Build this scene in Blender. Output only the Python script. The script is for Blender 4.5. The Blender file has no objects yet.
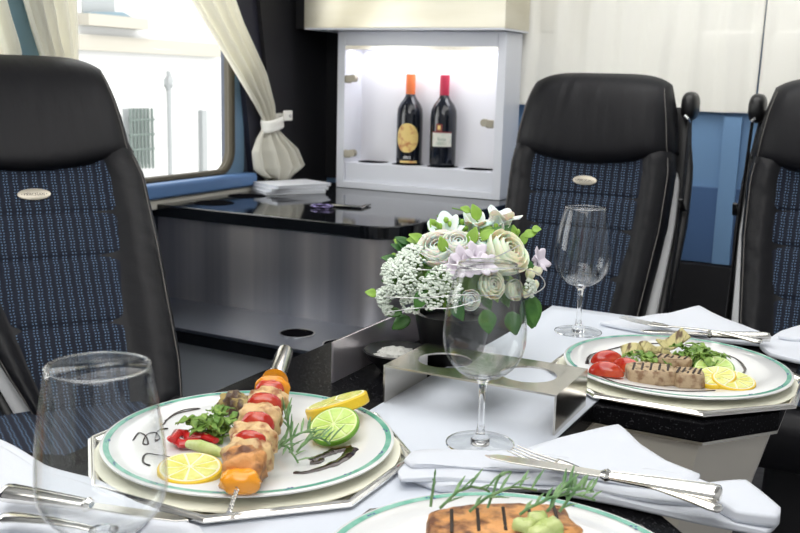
import bpy, math, random
from mathutils import Vector, Matrix, noise
R=math.radians; PI=math.pi
sin,cos=math.sin,math.cos
random.seed(7)
scn=bpy.context.scene
col=bpy.data.collections.new('salon'); scn.collection.children.link(col)
# ------------------------------------------------------------------ camera
FP=975.0; CZ=1.09; YAW=R(27); PIT=R(10.8); ROL=R(1.5)
C0=Vector((0,0,CZ))
fw=Vector((-sin(YAW)*cos(PIT),cos(YAW)*cos(PIT),-sin(PIT)))
r0=Vector((cos(YAW),sin(YAW),0)); u0=r0.cross(fw)
rt=cos(ROL)*r0+sin(ROL)*u0; up=-sin(ROL)*r0+cos(ROL)*u0
cd=bpy.data.cameras.new('camera'); cam=bpy.data.objects.new('camera',cd); col.objects.link(cam)
cam.matrix_world=Matrix(((rt.x,up.x,-fw.x,0),(rt.y,up.y,-fw.y,0),(rt.z,up.z,-fw.z,CZ),(0,0,0,1)))
cd.sensor_width=36; cd.lens=36*FP/800; cd.clip_start=.02
cd.dof.use_dof=True; cd.dof.focus_distance=1.12; cd.dof.aperture_fstop=14
scn.camera=cam
def ray(x,y): return fw*FP+rt*(x-400)-up*(y-266.5)
def atz(x,y,z): d=ray(x,y); return C0+d*((z-CZ)/d.z)
def aty(x,y,v): d=ray(x,y); return C0+d*(v/d.y)
def atx(x,y,v): d=ray(x,y); return C0+d*(v/d.x)
def atd(x,y,D): return C0+ray(x,y)*(D/FP)
# ------------------------------------------------------------------ materials
MATS={}
def mat(name,c=(.8,.8,.8),rough=.5,metal=0,spec=.5,emit=None,es=0,trans=0,ior=1.45,bump=None,coat=0,sheen=0,vary=None,aniso=0,sub=0):
    m=bpy.data.materials.new(name); m.use_nodes=True; nt=m.node_tree; b=nt.nodes['Principled BSDF']
    b.inputs['Base Color'].default_value=(*c,1); b.inputs['Roughness'].default_value=rough
    b.inputs['Metallic'].default_value=metal; b.inputs['Specular IOR Level'].default_value=spec
    b.inputs['Transmission Weight'].default_value=trans; b.inputs['IOR'].default_value=ior
    b.inputs['Coat Weight'].default_value=coat; b.inputs['Sheen Weight'].default_value=sheen
    b.inputs['Anisotropic'].default_value=aniso
    if sub: b.inputs['Subsurface Weight'].default_value=sub; b.inputs['Subsurface Scale'].default_value=.01
    if emit: b.inputs['Emission Color'].default_value=(*emit,1); b.inputs['Emission Strength'].default_value=es
    tc=nt.nodes.new('ShaderNodeTexCoord')
    def nz(sc,stretch=(1,1,1),det=3):
        mp=nt.nodes.new('ShaderNodeMapping'); mp.inputs['Scale'].default_value=stretch
        nt.links.new(tc.outputs['Object'],mp.inputs['Vector'])
        n=nt.nodes.new('ShaderNodeTexNoise'); n.inputs['Scale'].default_value=sc; n.inputs['Detail'].default_value=det
        nt.links.new(mp.outputs['Vector'],n.inputs['Vector']); return n
    if bump:
        sc,st,*rest=bump; n=nz(sc,rest[0] if rest else (1,1,1))
        bp=nt.nodes.new('ShaderNodeBump'); bp.inputs['Strength'].default_value=st; bp.inputs['Distance'].default_value=.002
        nt.links.new(n.outputs['Fac'],bp.inputs['Height']); nt.links.new(bp.outputs['Normal'],b.inputs['Normal'])
    if vary:   # (color2, scale, lo, hi, stretch)
        c2,sc,lo,hi,*rest=vary; n=nz(sc,rest[0] if rest else (1,1,1),5)
        r_=nt.nodes.new('ShaderNodeValToRGB'); r_.color_ramp.elements[0].position=lo; r_.color_ramp.elements[1].position=hi
        r_.color_ramp.elements[0].color=(*c,1); r_.color_ramp.elements[1].color=(*c2,1)
        nt.links.new(n.outputs['Fac'],r_.inputs['Fac']); nt.links.new(r_.outputs['Color'],b.inputs['Base Color'])
    MATS[name]=m; return m
leather=mat('black_leather',(.006,.006,.008),.5,bump=(26,.55,(2.5,1,.6)),spec=.3)
leather2=mat('black_leather_wrinkled',(.008,.008,.010),.48,bump=(20,.9,(1,1,2.2)),spec=.32)
plasw=mat('light_grey_plastic',(.55,.56,.57),.35)
plasb=mat('black_plastic',(.012,.012,.013),.35)
strapm=mat('black_webbing',(.012,.012,.014),.75,bump=(300,.3))
stitch=mat('grey_stitching',(.16,.15,.14),.7)
pipem=mat('silver_piping',(.42,.44,.44),.4)
badgem=mat('brushed_badge',(.62,.57,.47),.4,metal=.5)
ink=mat('dark_ink',(.03,.02,.02),.6)
chrome=mat('chrome',(.8,.8,.8),.12,metal=1)
silver=mat('polished_silver',(.86,.84,.8),.14,metal=1)
steel=mat('brushed_steel',(.80,.76,.68),.48,metal=.6,bump=(60,.08,(1,1,.02)))
steelh=mat('brushed_steel_stand',(.66,.63,.58),.2,metal=1,bump=(90,.05,(.03,1,1)))
steelc=mat('brushed_steel_console',(.85,.80,.78),.38,metal=1,bump=(14,.4,(1,1,.03)),vary=((.26,.27,.32),6,.38,.66,(1,1,.02)))  # darker vertical streaks in the colour imitate reflections in the steel
steels=mat('brushed_steel_shelf',(.33,.36,.42),.3,metal=1,bump=(80,.06,(.03,1,1)))
mirror=mat('mirror_steel',(.85,.80,.86),.28,metal=.85)
granite=mat('black_granite',(.006,.006,.007),.2,spec=.03,vary=((.05,.05,.055),420,.60,.70))
gloss=mat('black_gloss',(.005,.006,.008),.07,spec=.55)
cloth=mat('white_linen',(.66,.69,.75),.85,bump=(260,.15),sheen=.2)
vinyl=mat('white_mat_cloth',(.63,.67,.74),.62,bump=(300,.05))
curt=mat('cream_curtain',(.88,.87,.81),.9,bump=(200,.2),sheen=.2)
curt.node_tree.nodes['Principled BSDF'].inputs['Emission Color'].default_value=(1,.97,.88,1)
navy=mat('navy_panel',(.018,.019,.034),.5,bump=(200,.1))
bluep=mat('steel_blue_panel',(.17,.31,.52),.5)
ledgem=mat('ledge_blue',(.09,.18,.36),.4)
bluef=mat('pale_blue_frame',(.13,.22,.32),.45)
bluedk=mat('dark_blue_panel',(.07,.14,.29),.5)
seal=mat('brown_seal',(.06,.05,.03),.6)
creamp=mat('cream_strip',(.55,.53,.46),.5)
cab=mat('white_lacquer',(.72,.74,.80),.3)
cabin=mat('white_lacquer_inner',(.82,.82,.86),.5)
over=mat('champagne_metal',(.62,.58,.46),.3,metal=.75,bump=(60,.06,(.03,1,1)),vary=((.75,.72,.62),4,.3,.7,(.3,1,3)))
well=mat('well_shade',(.004,.004,.005),1,spec=0)  # for flat discs: the shade inside the holes is put into this colour
dark=mat('charcoal',(.015,.015,.018),.6)
floorm=mat('grey_floor',(.09,.09,.1),.5,vary=((.13,.13,.14),60,.4,.6))
wallm=mat('light_wall',(.62,.63,.65),.7)
ceilm=mat('ceiling_white',(.78,.78,.77),.8)
greyp=mat('grey_moulded',(.48,.52,.57),.5)
porc=mat('white_porcelain',(.76,.77,.77),.12,coat=.4)
cream=mat('ivory_porcelain',(.88,.87,.72),.3)
green=mat('sea_green_glaze',(.10,.36,.26),.2,vary=((.22,.48,.38),60,.35,.65))
bluemk=mat('blue_glaze',(.06,.10,.25),.25)
sauce=mat('balsamic',(.020,.006,.005),.12,coat=.5)
lemonr=mat('lemon_rind',(.85,.58,.03),.35,bump=(300,.2))
lemonf=mat('lemon_flesh',(.80,.68,.14),.25,sub=.3,bump=(200,.3),vary=((.90,.82,.35),90,.4,.7))
pith=mat('citrus_pith',(.85,.82,.58),.5)
limer=mat('lime_rind',(.14,.34,.02),.35)
limef=mat('lime_flesh',(.52,.66,.14),.25,sub=.3,bump=(200,.3),vary=((.68,.78,.28),90,.4,.7))
limep=mat('lime_pith',(.70,.78,.38),.5)
tom=mat('tomato_skin',(.45,.020,.010),.15,coat=.6,vary=((.62,.09,.03),60,.4,.7))
tomf=mat('tomato_flesh',(.72,.10,.04),.25,vary=((.85,.28,.10),60,.4,.7))
chick=mat('grilled_chicken',(.70,.49,.24),.4,bump=(120,.7),vary=((.30,.10,.03),85,.48,.66))
salm=mat('salmon_grilled',(.70,.33,.11),.45,bump=(110,1.0),vary=((.14,.05,.02),48,.44,.62))
opep=mat('orange_pepper',(.85,.32,.01),.2,coat=.5)
rpep=mat('red_pepper',(.55,.02,.02),.2,coat=.5)
leafm=mat('salad_green',(.10,.22,.03),.45,vary=((.26,.40,.08),90,.35,.65))
cuc=mat('cucumber_flesh',(.42,.52,.16),.35,vary=((.60,.66,.30),90,.35,.65))
egg=mat('grilled_aubergine',(.10,.06,.04),.35,vary=((.45,.34,.12),80,.45,.6))
zuc=mat('grilled_zucchini',(.58,.52,.24),.45,vary=((.12,.07,.03),50,.5,.62,(3,.6,1)))
meat=mat('grilled_steak',(.50,.37,.22),.5,bump=(150,.9),vary=((.12,.07,.03),75,.48,.62,(2,1,1)))
meats=mat('steak_side',(.50,.37,.23),.45,bump=(150,.8),vary=((.26,.15,.08),90,.5,.65))
rosm=mat('rosemary_green',(.10,.22,.08),.5,vary=((.22,.36,.16),90,.4,.6))
salt=mat('coarse_salt',(.78,.78,.74),.5,bump=(500,.8),vary=((.6,.6,.56),800,.4,.6))
petalw=mat('white_petal',(.90,.91,.82),.55,sub=.4)
petaly=mat('ivory_rose',(.90,.90,.68),.5,sub=.4)
petalp=mat('lilac_petal',(.72,.66,.74),.55)
petalg=mat('lace_flower',(.80,.87,.78),.6)
leafd=mat('dark_leaf',(.03,.12,.02),.4,vary=((.08,.22,.04),30,.4,.6))
leafl=mat('light_leaf',(.26,.45,.06),.45)
stemm=mat('green_stem',(.16,.30,.06),.5)
wirem=mat('silver_wire',(.62,.62,.62),.3,metal=.8)
bottlem=mat('dark_bottle_glass',(.006,.008,.014),.06,coat=.5)
foilo=mat('orange_foil',(.75,.18,.05),.35)
foilr=mat('crimson_foil',(.45,.02,.06),.35)
laby=mat('gold_label',(.80,.60,.22),.5,vary=((.55,.22,.08),60,.5,.68))
labc=mat('cream_label',(.74,.72,.64),.6,vary=((.60,.66,.58),80,.4,.7))
labr=mat('maroon_label',(.20,.03,.03),.5)
whitei=mat('white_ink',(.85,.85,.85),.6)
paper=mat('brochure_paper',(.72,.74,.78),.4)
papere=mat('brochure_pages',(.60,.62,.66),.6,bump=(400,.6,(.01,.01,1)))
redb=mat('red_plastic',(.60,.02,.02),.4)
hingem=mat('hinge_metal',(.38,.35,.28),.45,metal=.5)
led=mat('led_strip',(1,1,1),emit=(1,.98,1),es=5)
facade=mat('pale_render',(.40,.40,.39),.9)
facade2=mat('stone_moulding',(.25,.235,.20),.9)
facade3=mat('grey_blue_sill',(.10,.145,.17),.7)
iron=mat('wrought_iron',(.07,.09,.08),.7)
dimwin=mat('dim_pane',(.17,.18,.18),.5)
ground=mat('pale_paving',(.5,.5,.5),.9)
curtT=mat('sheer_curtain',(.88,.87,.80),.9,bump=(200,.2))
_n=curtT.node_tree; _t=_n.nodes.new('ShaderNodeBsdfTranslucent'); _t.inputs[0].default_value=(.95,.93,.84,1); _m=_n.nodes.new('ShaderNodeMixShader'); _m.inputs[0].default_value=.5
_n.links.new(_n.nodes['Principled BSDF'].outputs[0],_m.inputs[1]); _n.links.new(_t.outputs[0],_m.inputs[2]); _n.links.new(_m.outputs[0],_n.nodes['Material Output'].inputs[0])
def glass_solid():
    m=mat('clear_glass',(1,1,1),0,trans=1,ior=1.48); return m
glassm=glass_solid()
def thin(nm='thin_glass',ior=1.40):
    m=bpy.data.materials.new(nm); m.use_nodes=True; nt=m.node_tree; nt.nodes.clear()
    o=nt.nodes.new('ShaderNodeOutputMaterial'); mx=nt.nodes.new('ShaderNodeMixShader')
    tr=nt.nodes.new('ShaderNodeBsdfTransparent'); gl=nt.nodes.new('ShaderNodeBsdfGlossy'); fr=nt.nodes.new('ShaderNodeFresnel')
    tr.inputs[0].default_value=(.985,.99,.99,1); gl.inputs['Roughness'].default_value=.02; fr.inputs[0].default_value=1.5
    ge=nt.nodes.new('ShaderNodeNewGeometry'); mi=nt.nodes.new('ShaderNodeMix'); mi.inputs['A'].default_value=ior; mi.inputs['B'].default_value=1/ior
    nt.links.new(ge.outputs['Backfacing'],mi.inputs['Factor']); nt.links.new(mi.outputs['Result'],fr.inputs[0])
    nt.links.new(fr.outputs[0],mx.inputs[0]); nt.links.new(tr.outputs[0],mx.inputs[1]); nt.links.new(gl.outputs[0],mx.inputs[2]); nt.links.new(mx.outputs[0],o.inputs[0])
    return m
thing_=thin()
pane=thin('window_glass',1.12)
def fabric():
    m=mat('navy_woven_fabric',(.012,.018,.035),.85); nt=m.node_tree; b=nt.nodes['Principled BSDF']
    tc=nt.nodes.new('ShaderNodeTexCoord'); sp=nt.nodes.new('ShaderNodeSeparateXYZ'); nt.links.new(tc.outputs['Object'],sp.inputs[0])
    def M(op,a,b_=None):
        n=nt.nodes.new('ShaderNodeMath'); n.operation=op
        for i,v in enumerate((a,b_)):
            if v is None: continue
            if isinstance(v,(int,float)): n.inputs[i].default_value=v
            else: nt.links.new(v,n.inputs[i])
        return n.outputs[0]
    ad=M('ADD',sp.outputs['Z'],M('MULTIPLY',sp.outputs['Y'],.8))
    wob=M('MULTIPLY',M('SINE',M('MULTIPLY',ad,200)),.8)
    sx=M('SINE',M('ADD',M('MULTIPLY',sp.outputs['X'],1050),wob))
    sz=M('SINE',M('MULTIPLY',ad,800))
    band=M('SINE',M('MULTIPLY',sp.outputs['X'],350))
    d=M('MULTIPLY',M('GREATER_THAN',sx,.15),M('GREATER_THAN',sz,.2))
    d=M('MULTIPLY',d,M('ADD',.45,M('MULTIPLY',band,.5)))
    mx=nt.nodes.new('ShaderNodeMix'); mx.data_type='RGBA'; nt.links.new(d,mx.inputs['Factor'])
    mx.inputs['A'].default_value=(.005,.008,.020,1); mx.inputs['B'].default_value=(.15,.25,.40,1)
    nt.links.new(mx.outputs['Result'],b.inputs['Base Color'])
    bp=nt.nodes.new('ShaderNodeBump'); bp.inputs['Strength'].default_value=.5; bp.inputs['Distance'].default_value=.002
    nt.links.new(band,bp.inputs['Height']); nt.links.new(bp.outputs[0],b.inputs['Normal'])
    return m
fab=fabric()
# ------------------------------------------------------------------ mesh builder
class MB:
    def __init__(s): s.v=[]; s.f=[]
    def add(s,vs,fs):
        o=len(s.v); s.v+= [Vector(p) for p in vs]; s.f+=[tuple(i+o for i in f) for f in fs]; return s
    def box(s,a,b):
        x0,y0,z0=a; x1,y1,z1=b
        return s.add([(x0,y0,z0),(x1,y0,z0),(x1,y1,z0),(x0,y1,z0),(x0,y0,z1),(x1,y0,z1),(x1,y1,z1),(x0,y1,z1)],
            [(0,3,2,1),(4,5,6,7),(0,1,5,4),(1,2,6,5),(2,3,7,6),(3,0,4,7)])
    def prism(s,pts,z0,z1):
        a=sum(pts[i][0]*pts[(i+1)%len(pts)][1]-pts[(i+1)%len(pts)][0]*pts[i][1] for i in range(len(pts)))
        if a<0: pts=pts[::-1]
        n=len(pts); vs=[(p[0],p[1],z0) for p in pts]+[(p[0],p[1],z1) for p in pts]
        return s.add(vs,[tuple(range(n-1,-1,-1)),tuple(range(n,2*n))]+[(i,(i+1)%n,n+(i+1)%n,n+i) for i in range(n)])
    def grid(s,fn,nu,nv,cu=False,cv=False):
        vs=[fn(i/(nu if cu else nu-1),j/(nv if cv else nv-1)) for j in range(nv) for i in range(nu)]
        fs=[]
        for j in range(nv if cv else nv-1):
            for i in range(nu if cu else nu-1):
                a=j*nu+i; b=j*nu+(i+1)%nu; c=((j+1)%nv)*nu+(i+1)%nu; d=((j+1)%nv)*nu+i
                fs.append((a,b,c,d))
        return s.add(vs,fs)
    def lathe(s,prof,c=(0,0,0),n=40):
        c=Vector(c); vs=[];fs=[]
        for (r,z) in prof:
            for i in range(n):
                t=2*PI*i/n; vs.append(c+Vector((r*cos(t),r*sin(t),z)))
        for j in range(len(prof)-1):
            for i in range(n):
                fs.append((j*n+i,j*n+(i+1)%n,(j+1)*n+(i+1)%n,(j+1)*n+i))
        if prof[0][0]>1e-5: fs.append(tuple(range(n-1,-1,-1)))
        if prof[-1][0]>1e-5: fs.append(tuple((len(prof)-1)*n+i for i in range(n)))
        return s.add(vs,fs)
    def ring(s,prof,c=(0,0,0),n=48):   # closed profile
        c=Vector(c); m=len(prof)
        return s.grid(lambda u,v:(c+Vector((prof[int(round(v*m))%m][0]*cos(2*PI*u),prof[int(round(v*m))%m][0]*sin(2*PI*u),prof[int(round(v*m))%m][1]))),n,m,True,True)
    def tube(s,path,r,n=8,flat=1.0,closed=False):
        P=[Vector(p) for p in path]; m=len(P); vs=[];fs=[]; prev=None
        for i,p in enumerate(P):
            a=P[(i-1)%m] if (closed or i>0) else P[0]; b=P[(i+1)%m] if (closed or i<m-1) else P[-1]
            t=(b-a).normalized()
            if prev is None:
                ref=Vector((0,0,1)) if abs(t.z)<.9 else Vector((1,0,0))
                nx=t.cross(ref).normalized()
            else: nx=(prev-t*prev.dot(t)).normalized()
            prev=nx; ny=nx.cross(t).normalized(); rr=r[i] if isinstance(r,(list,tuple)) else r
            for k in range(n):
                th=2*PI*k/n; vs.append(p+nx*rr*cos(th)+ny*rr*flat*sin(th))
        for j in range(m if closed else m-1):
            for k in range(n):
                fs.append((j*n+k,j*n+(k+1)%n,((j+1)%m)*n+(k+1)%n,((j+1)%m)*n+k))
        if not closed: fs+=[tuple(range(n-1,-1,-1)),tuple((m-1)*n+k for k in range(n))]
        return s.add(vs,fs)
    def blob(s,c,rad,amp=.1,fr=2.,seed=0,nu=20,nv=12,rot=0,sq=1.0):
        c=Vector(c); rm=Matrix.Rotation(rot,3,'Z')
        def q(x): return math.copysign(abs(x)**sq,x)
        def fn(u,v):
            a=2*PI*u; b=PI*(v-.5)*.998
            d=Vector((q(cos(a))*q(cos(b)),q(sin(a))*q(cos(b)),q(sin(b))))
            k=1+amp*noise.noise(d*fr+Vector((seed*3.1,seed*1.7,0)))*2
            return c+rm@Vector((d.x*rad[0]*k,d.y*rad[1]*k,d.z*rad[2]*k))
        return s.grid(fn,nu,nv,cu=True)
    def xf(s,m,start=0):
        for i in range(start,len(s.v)): s.v[i]=m@s.v[i]
        return s
def link(name,me,m,parent=None,smooth=True,bevel=0,seg=2,sub=0,solid=0,loc=None):
    o=bpy.data.objects.new(name,me); col.objects.link(o)
    if m and not me.materials: me.materials.append(m)
    if parent: o.parent=parent
    if loc: o.location=loc
    if solid: md=o.modifiers.new('s','SOLIDIFY'); md.thickness=solid; md.offset=0
    if bevel:
        md=o.modifiers.new('b','BEVEL'); md.width=bevel; md.segments=seg; md.limit_method='ANGLE'; md.angle_limit=R(35); md.harden_normals=False
    if sub: md=o.modifiers.new('u','SUBSURF'); md.levels=sub; md.render_levels=sub
    return o
def B(name,mb,m,parent=None,smooth=True,world=False,auto=40,**k):
    off=Vector((0,0,0))
    if world and parent is not None: off=WORLD[parent.name]
    me=bpy.data.meshes.new(name); me.from_pydata([tuple(p-off) for p in mb.v],[],mb.f); me.validate()
    if smooth:
        me.polygons.foreach_set('use_smooth',[True]*len(me.polygons))
        if auto<180:
            try: me.set_sharp_from_angle(angle=R(auto))
            except Exception: pass
    me.update()
    return link(name,me,m,parent,**k)
WORLD={}
def T(name,label,cat,loc=(0,0,0),rz=0,group=None):
    o=bpy.data.objects.new(name,None); col.objects.link(o); o.location=loc; o.rotation_euler=(0,0,rz); o.empty_display_size=.02
    WORLD[o.name]=Vector(loc); o['label']=label; o['category']=cat
    if group: o['group']=group
    return o
def tag(o,label,cat,group=None):
    o['label']=label; o['category']=cat
    if group: o['group']=group
    return o
def S(name,mb,m,parent=None,label=None,**k):
    k.setdefault('smooth',False)
    o=B(name,mb,m,parent,**k)
    if parent is None:
        o['kind']='structure'
    if label: o['label']=label
    return o
def text(name,body,size,m,parent,loc,rot,ext=.0004,sx=1):
    cu=bpy.data.curves.new(name,'FONT'); cu.body=body; cu.size=size; cu.extrude=ext; cu.align_x='CENTER'; cu.align_y='CENTER'
    cu.materials.append(m); o=bpy.data.objects.new(name,cu); col.objects.link(o); o.parent=parent; o.location=loc; o.rotation_euler=rot; o.scale=(sx,1,1)
    bpy.context.view_layer.update(); dg=bpy.context.evaluated_depsgraph_get()
    me=bpy.data.meshes.new_from_object(o.evaluated_get(dg)); me.name=name
    q=bpy.data.objects.new(name+'_','' and None or me); 
    bpy.data.objects.remove(o); q.name=name; col.objects.link(q); q.parent=parent; q.location=loc; q.rotation_euler=rot; q.scale=(sx,1,1)
    return q
def dup(root,loc,rz,label,group=None):
    r=root.copy(); col.objects.link(r); r.location=loc; r.rotation_euler=(0,0,rz); r['label']=label
    if group: r['group']=group
    for ch in list(root.children):
        c=ch.copy(); col.objects.link(c); c.parent=r
        for g in ch.children:
            d=g.copy(); col.objects.link(d); d.parent=c
    return r
# ------------------------------------------------------------------ room
XL=-1.88; YB=3.02; XR=.80; YR=-.75; ZC=2.0
S('floor',MB().box((XL-.05,YR,-.05),(XR+.05,YB,0)),floorm)
S('ceiling',MB().box((XL-.05,YR,ZC),(XR+.05,YB,ZC+.05)),ceilm)
S('wall_back',MB().box((XL-.05,YB,0),(XR+.05,YB+.05,ZC)),bluep)
S('wall_right',MB().box((XR,YR,0),(XR+.05,YB,ZC)),wallm)
S('wall_rear',MB().box((XL-.05,YR-.05,0),(XR+.05,YR,ZC)),wallm)
wy0,wy1,wz0,wz1=1.72,2.515,.79,1.72     # window 1 ; window 2 nearer the camera
vy0,vy1=.35,1.665
w=MB()
w.box((XL-.05,YR,0),(XL,YB,wz0)); w.box((XL-.05,YR,wz1),(XL,YB,ZC)); w.box((XL-.05,wy1,wz0),(XL,YB,wz1))
w.box((XL-.05,vy1,wz0),(XL,wy0,wz1)); w.box((XL-.05,YR,wz0),(XL,vy0,wz1))
S('wall_left',w,mat('slate_wall',(.05,.06,.085),.6))
S('trim_1',MB().box((XL,YR,.745),(XL+.045,2.58,.788)),ledgem,bevel=.01,seg=3,label='blue window ledge')
S('trim_2',MB().box((XL,YR,.715),(XL+.03,2.60,.744)),creamp,bevel=.004,label='cream strip below the window ledge')
# navy slanted pillar behind the tied curtain
def slant(y0b,y0t,y1,x1,m,nm,lb):
    v=[]; z0,z1=.0,ZC
    f=lambda z,b,t: b+(t-b)*(z-.7)/.65
    a=[(XL,f(z0,y0b,y0t),z0),(XL,y1,z0),(XL,y1,z1),(XL,f(z1,y0b,y0t),z1)]
    b=[(x1,p[1],p[2]) for p in a]
    S(nm,MB().add(a+b,[(0,1,2,3),(7,6,5,4),(0,4,5,1),(1,5,6,2),(2,6,7,3),(3,7,4,0)]),m,label=lb)
slant(2.60,2.50,YB,XL+.02,navy,'trim_3','navy side panel beside the window')
slant(2.715,2.60,YB,XL+.035,dark,'trim_4','charcoal side panel by the cabinet')
def rrect(y0,y1,z0,z1,r,n=8):
    pts=[]
    for cx,cy,a0 in ((y1-r,z0+r,-90),(y1-r,z1-r,0),(y0+r,z1-r,90),(y0+r,z0+r,180)):
        for i in range(n+1):
            a=R(a0+90*i/n); pts.append((cx+r*cos(a),cy+r*sin(a)))
    return pts
def window(nm,y0,y1):
    g=S(nm,MB().box((XL-.030,y0,wz0),(XL-.026,y1,wz1)),pane)
    inner=rrect(y0+.01,y1-.01,wz0+.004,wz1-.02,.07); out=rrect(y0-(.055 if y0>1.7 else .03),y1+.05,wz0-.03,wz1+.03,.05)
    mb=MB(); n=len(inner)
    vs=[(XL+.001,a,b) for a,b in inner]+[(XL+.001,a,b) for a,b in out]+[(XL-.03,a,b) for a,b in inner]
    mb.add(vs,[(i,(i+1)%n,n+(i+1)%n,n+i) for i in range(n)])
    lp=MB().add([(XL+.0015,a,b) for a,b in inner]+[(XL-.03,a,b) for a,b in inner],[(n+i,n+(i+1)%n,(i+1)%n,i) for i in range(n)])
    B('seal_lip',lp,seal,g)
    # surround plate in blue with an inner rubber seal
    B('window_frame',mb,bluef,g)
    s=MB().tube([(XL-.006,a,b) for a,b in rrect(y0+.007,y1-.007,wz0+.002,wz1-.016,.07)],.012,8,closed=True)
    B('rubber_seal',s,seal,g)
    return g
window('window_1',wy0,wy1); window('window_2',vy0,vy1)
# ------------------------------------------------------------------ curtains
def drape(name,rows,label,parent=None,nu=60,folds=9,amp=.012,m=curtT,axis='y',x0=XL+.05,seed=0,thick=.002):
    # rows: (z, a0, a1, amp scale) ; axis tells along which wall it runs
    nv=40
    def interp(z_t):
        k=z_t*(len(rows)-1); i=min(int(k),len(rows)-2); f=k-i; f=f*f*(3-2*f) if True else f
        return [rows[i][q]*(1-f)+rows[i+1][q]*f for q in range(4)]
    def fn(u,v):
        z,a0,a1,am=interp(v)
        a=a0+(a1-a0)*u
        ph=2*PI*folds*u+seed+1.2*noise.noise(Vector((u*3,v*2,seed)))
        d=amp*am*(sin(ph)+.4*sin(2.3*ph+1)+.5*noise.noise(Vector((u*7,v*4,seed+5))))
        zz=z+ (.004*noise.noise(Vector((u*9,0,seed))) )
        return Vector((x0+d,a,zz)) if axis=='y' else Vector((a,x0-d,zz))
    mb=MB().grid(fn,nu,nv)
    return B(name,mb,m,parent,auto=180,solid=thick)
tag(drape('curtain',[(1.022,-1.14,-.395,.7),(1.25,-1.125,-.39,1),(1.75,-1.125,-.385,.8)],'',axis='x',m=curt,x0=2.992,folds=7,amp=.007),'long cream curtain between the wine cabinet and the gap behind the seats','curtain')
tag(drape('curtain',[(1.024,-.388,.78,.7),(1.25,-.385,.78,1),(1.75,-.38,.78,.8)],'',axis='x',m=curt,x0=2.985,folds=9,amp=.007,seed=3),'cream curtain panel at the far right behind the second seat','curtain')
def cy(x,y): return atx(x,y,XL+.055).y
tag(drape('curtain',[(.80,cy(50,50),cy(78,50),.8),(1.13,cy(38,50),cy(77,50),1),(1.26,cy(19,0),cy(75,0),1),(1.72,cy(-20,0),cy(73,0),1)],'',folds=4,amp=.013,x0=XL+.055,nu=50,seed=1),'narrow cream curtain hanging at the window post, beside the left seat headrest','curtain')
tag(drape('curtain',[(.80,1.40,cy(18,50),.8),(1.13,1.38,cy(17,50),1),(1.26,1.35,cy(0,0),1),(1.72,1.2,cy(-40,0),1)],'',folds=5,amp=.013,x0=XL+.055,nu=50,seed=2),'cream curtain at the extreme left edge beyond the blue post','curtain')
S('trim_9',MB().box((XL,1.60,.79),(XL+.02,1.735,1.75)),mat('grey_blue_post',(.16,.27,.34),.5),label='grey-blue post between the side windows')
tc_=T('curtain','cream curtain gathered by a tie and flaring over the console corner','curtain',(XL+.07,2.64,.70))
mb=MB()
rows=[(.752,2.625,2.755,1.0),(.80,2.555,2.84,1.5),(.855,2.545,2.80,1.4),(.895,2.57,2.73,1.0),(.925,2.60,2.685,.6),(.955,2.605,2.675,.5),(1.0,2.565,2.665,.9),(1.1,2.46,2.62,1.),(1.25,2.30,2.50,1.),(1.45,2.10,2.38,1.),(1.70,1.90,2.30,1.)]
def fn(u,v):
    k=v*(len(rows)-1); i=min(int(k),len(rows)-2); f=k-i
    z,a0,a1,am=[rows[i][q]*(1-f)+rows[i+1][q]*f for q in range(4)]
    # rounder bundle at the tie
    ph=2*PI*5*u+.8*noise.noise(Vector((u*3,v*3,1)))
    wdt=(a1-a0); d=.16*wdt*sin(PI*u)+.011*am*sin(ph)
    lift=0 if v>.08 else (1-v/.08)*.015*sin(2*PI*1.5*u+.6)
    return Vector((XL+.045+d,a0+wdt*u,z+lift))
B('curtain_cloth',mb.grid(fn,56,70),curtT,tc_,world=True,auto=180,solid=.002)
band=MB()
band.grid(lambda u,v:Vector((XL+.058+(.030+.003*sin(6*PI*v))*cos(2*PI*u),2.642+.047*sin(2*PI*u),.925+.038*v-.25*.047*sin(2*PI*u)*-1)),28,5,cu=True)
B('tie_band',band,curt,tc_,world=True,auto=180,solid=.003)
B('tie_tab',MB().box((XL+.088,2.655,.952),(XL+.094,2.705,.985)),curt,tc_,world=True,bevel=.003)
B('snap_button',MB().blob((XL+.096,2.688,.968),(.003,.006,.006),0),wirem,tc_,world=True)
# ------------------------------------------------------------------ building outside
bd=T('building','sunlit pale building with barred window seen through the bus window','building',(-6,6.5,0))
def fy(x,y,X=-6.0): return atx(x,y,X)
wl=MB().box((-6.4,1,-1.2),(-6,14,5)); B('facade_wall',wl,facade,bd,world=True,smooth=False)
def frect(nm,px0,py0,px1,py1,m,depth=.03,parent=bd,X=-6.0):
    a=fy(px0,py1,X); b=fy(px1,py0,X); return B(nm,MB().box((X,min(a.y,b.y),min(a.z,b.z)),(X+depth,max(a.y,b.y),max(a.z,b.z))),m,parent,world=True,smooth=False)
win=frect('upper_window',82,-60,112,14,dimwin,.01)
sill=MB(); p=[fy(82,12),fy(112,12),fy(134,24),fy(80,17)]
sill.add([(q.x+.02,q.y,q.z) for q in p]+[(q.x+.12,q.y,q.z) for q in p],[(0,1,2,3),(7,6,5,4),(0,4,5,1),(1,5,6,2),(2,6,7,3),(3,7,4,0)])
B('window_sill',sill,facade3,bd,world=True,smooth=False)
frect('sill_moulding',76,19,136,25,facade2,.14)
frect('cornice',60,44,215,49,facade2,.07)
lw=frect('lower_window',124,108,148,166,dimwin,.01)
g=MB()
for i in range(7):
    a=fy(125+i*3.6,108); b=fy(125+i*3.6,168); g.tube([(a.x+.06,a.y,a.z),(a.x+.06,a.y,b.z)],.012,6)
for yy in (120,135,150):
    a=fy(124,yy); b=fy(149,yy); g.tube([(a.x+.06,a.y,a.z),(a.x+.06,b.y,a.z)],.012,6)
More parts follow.
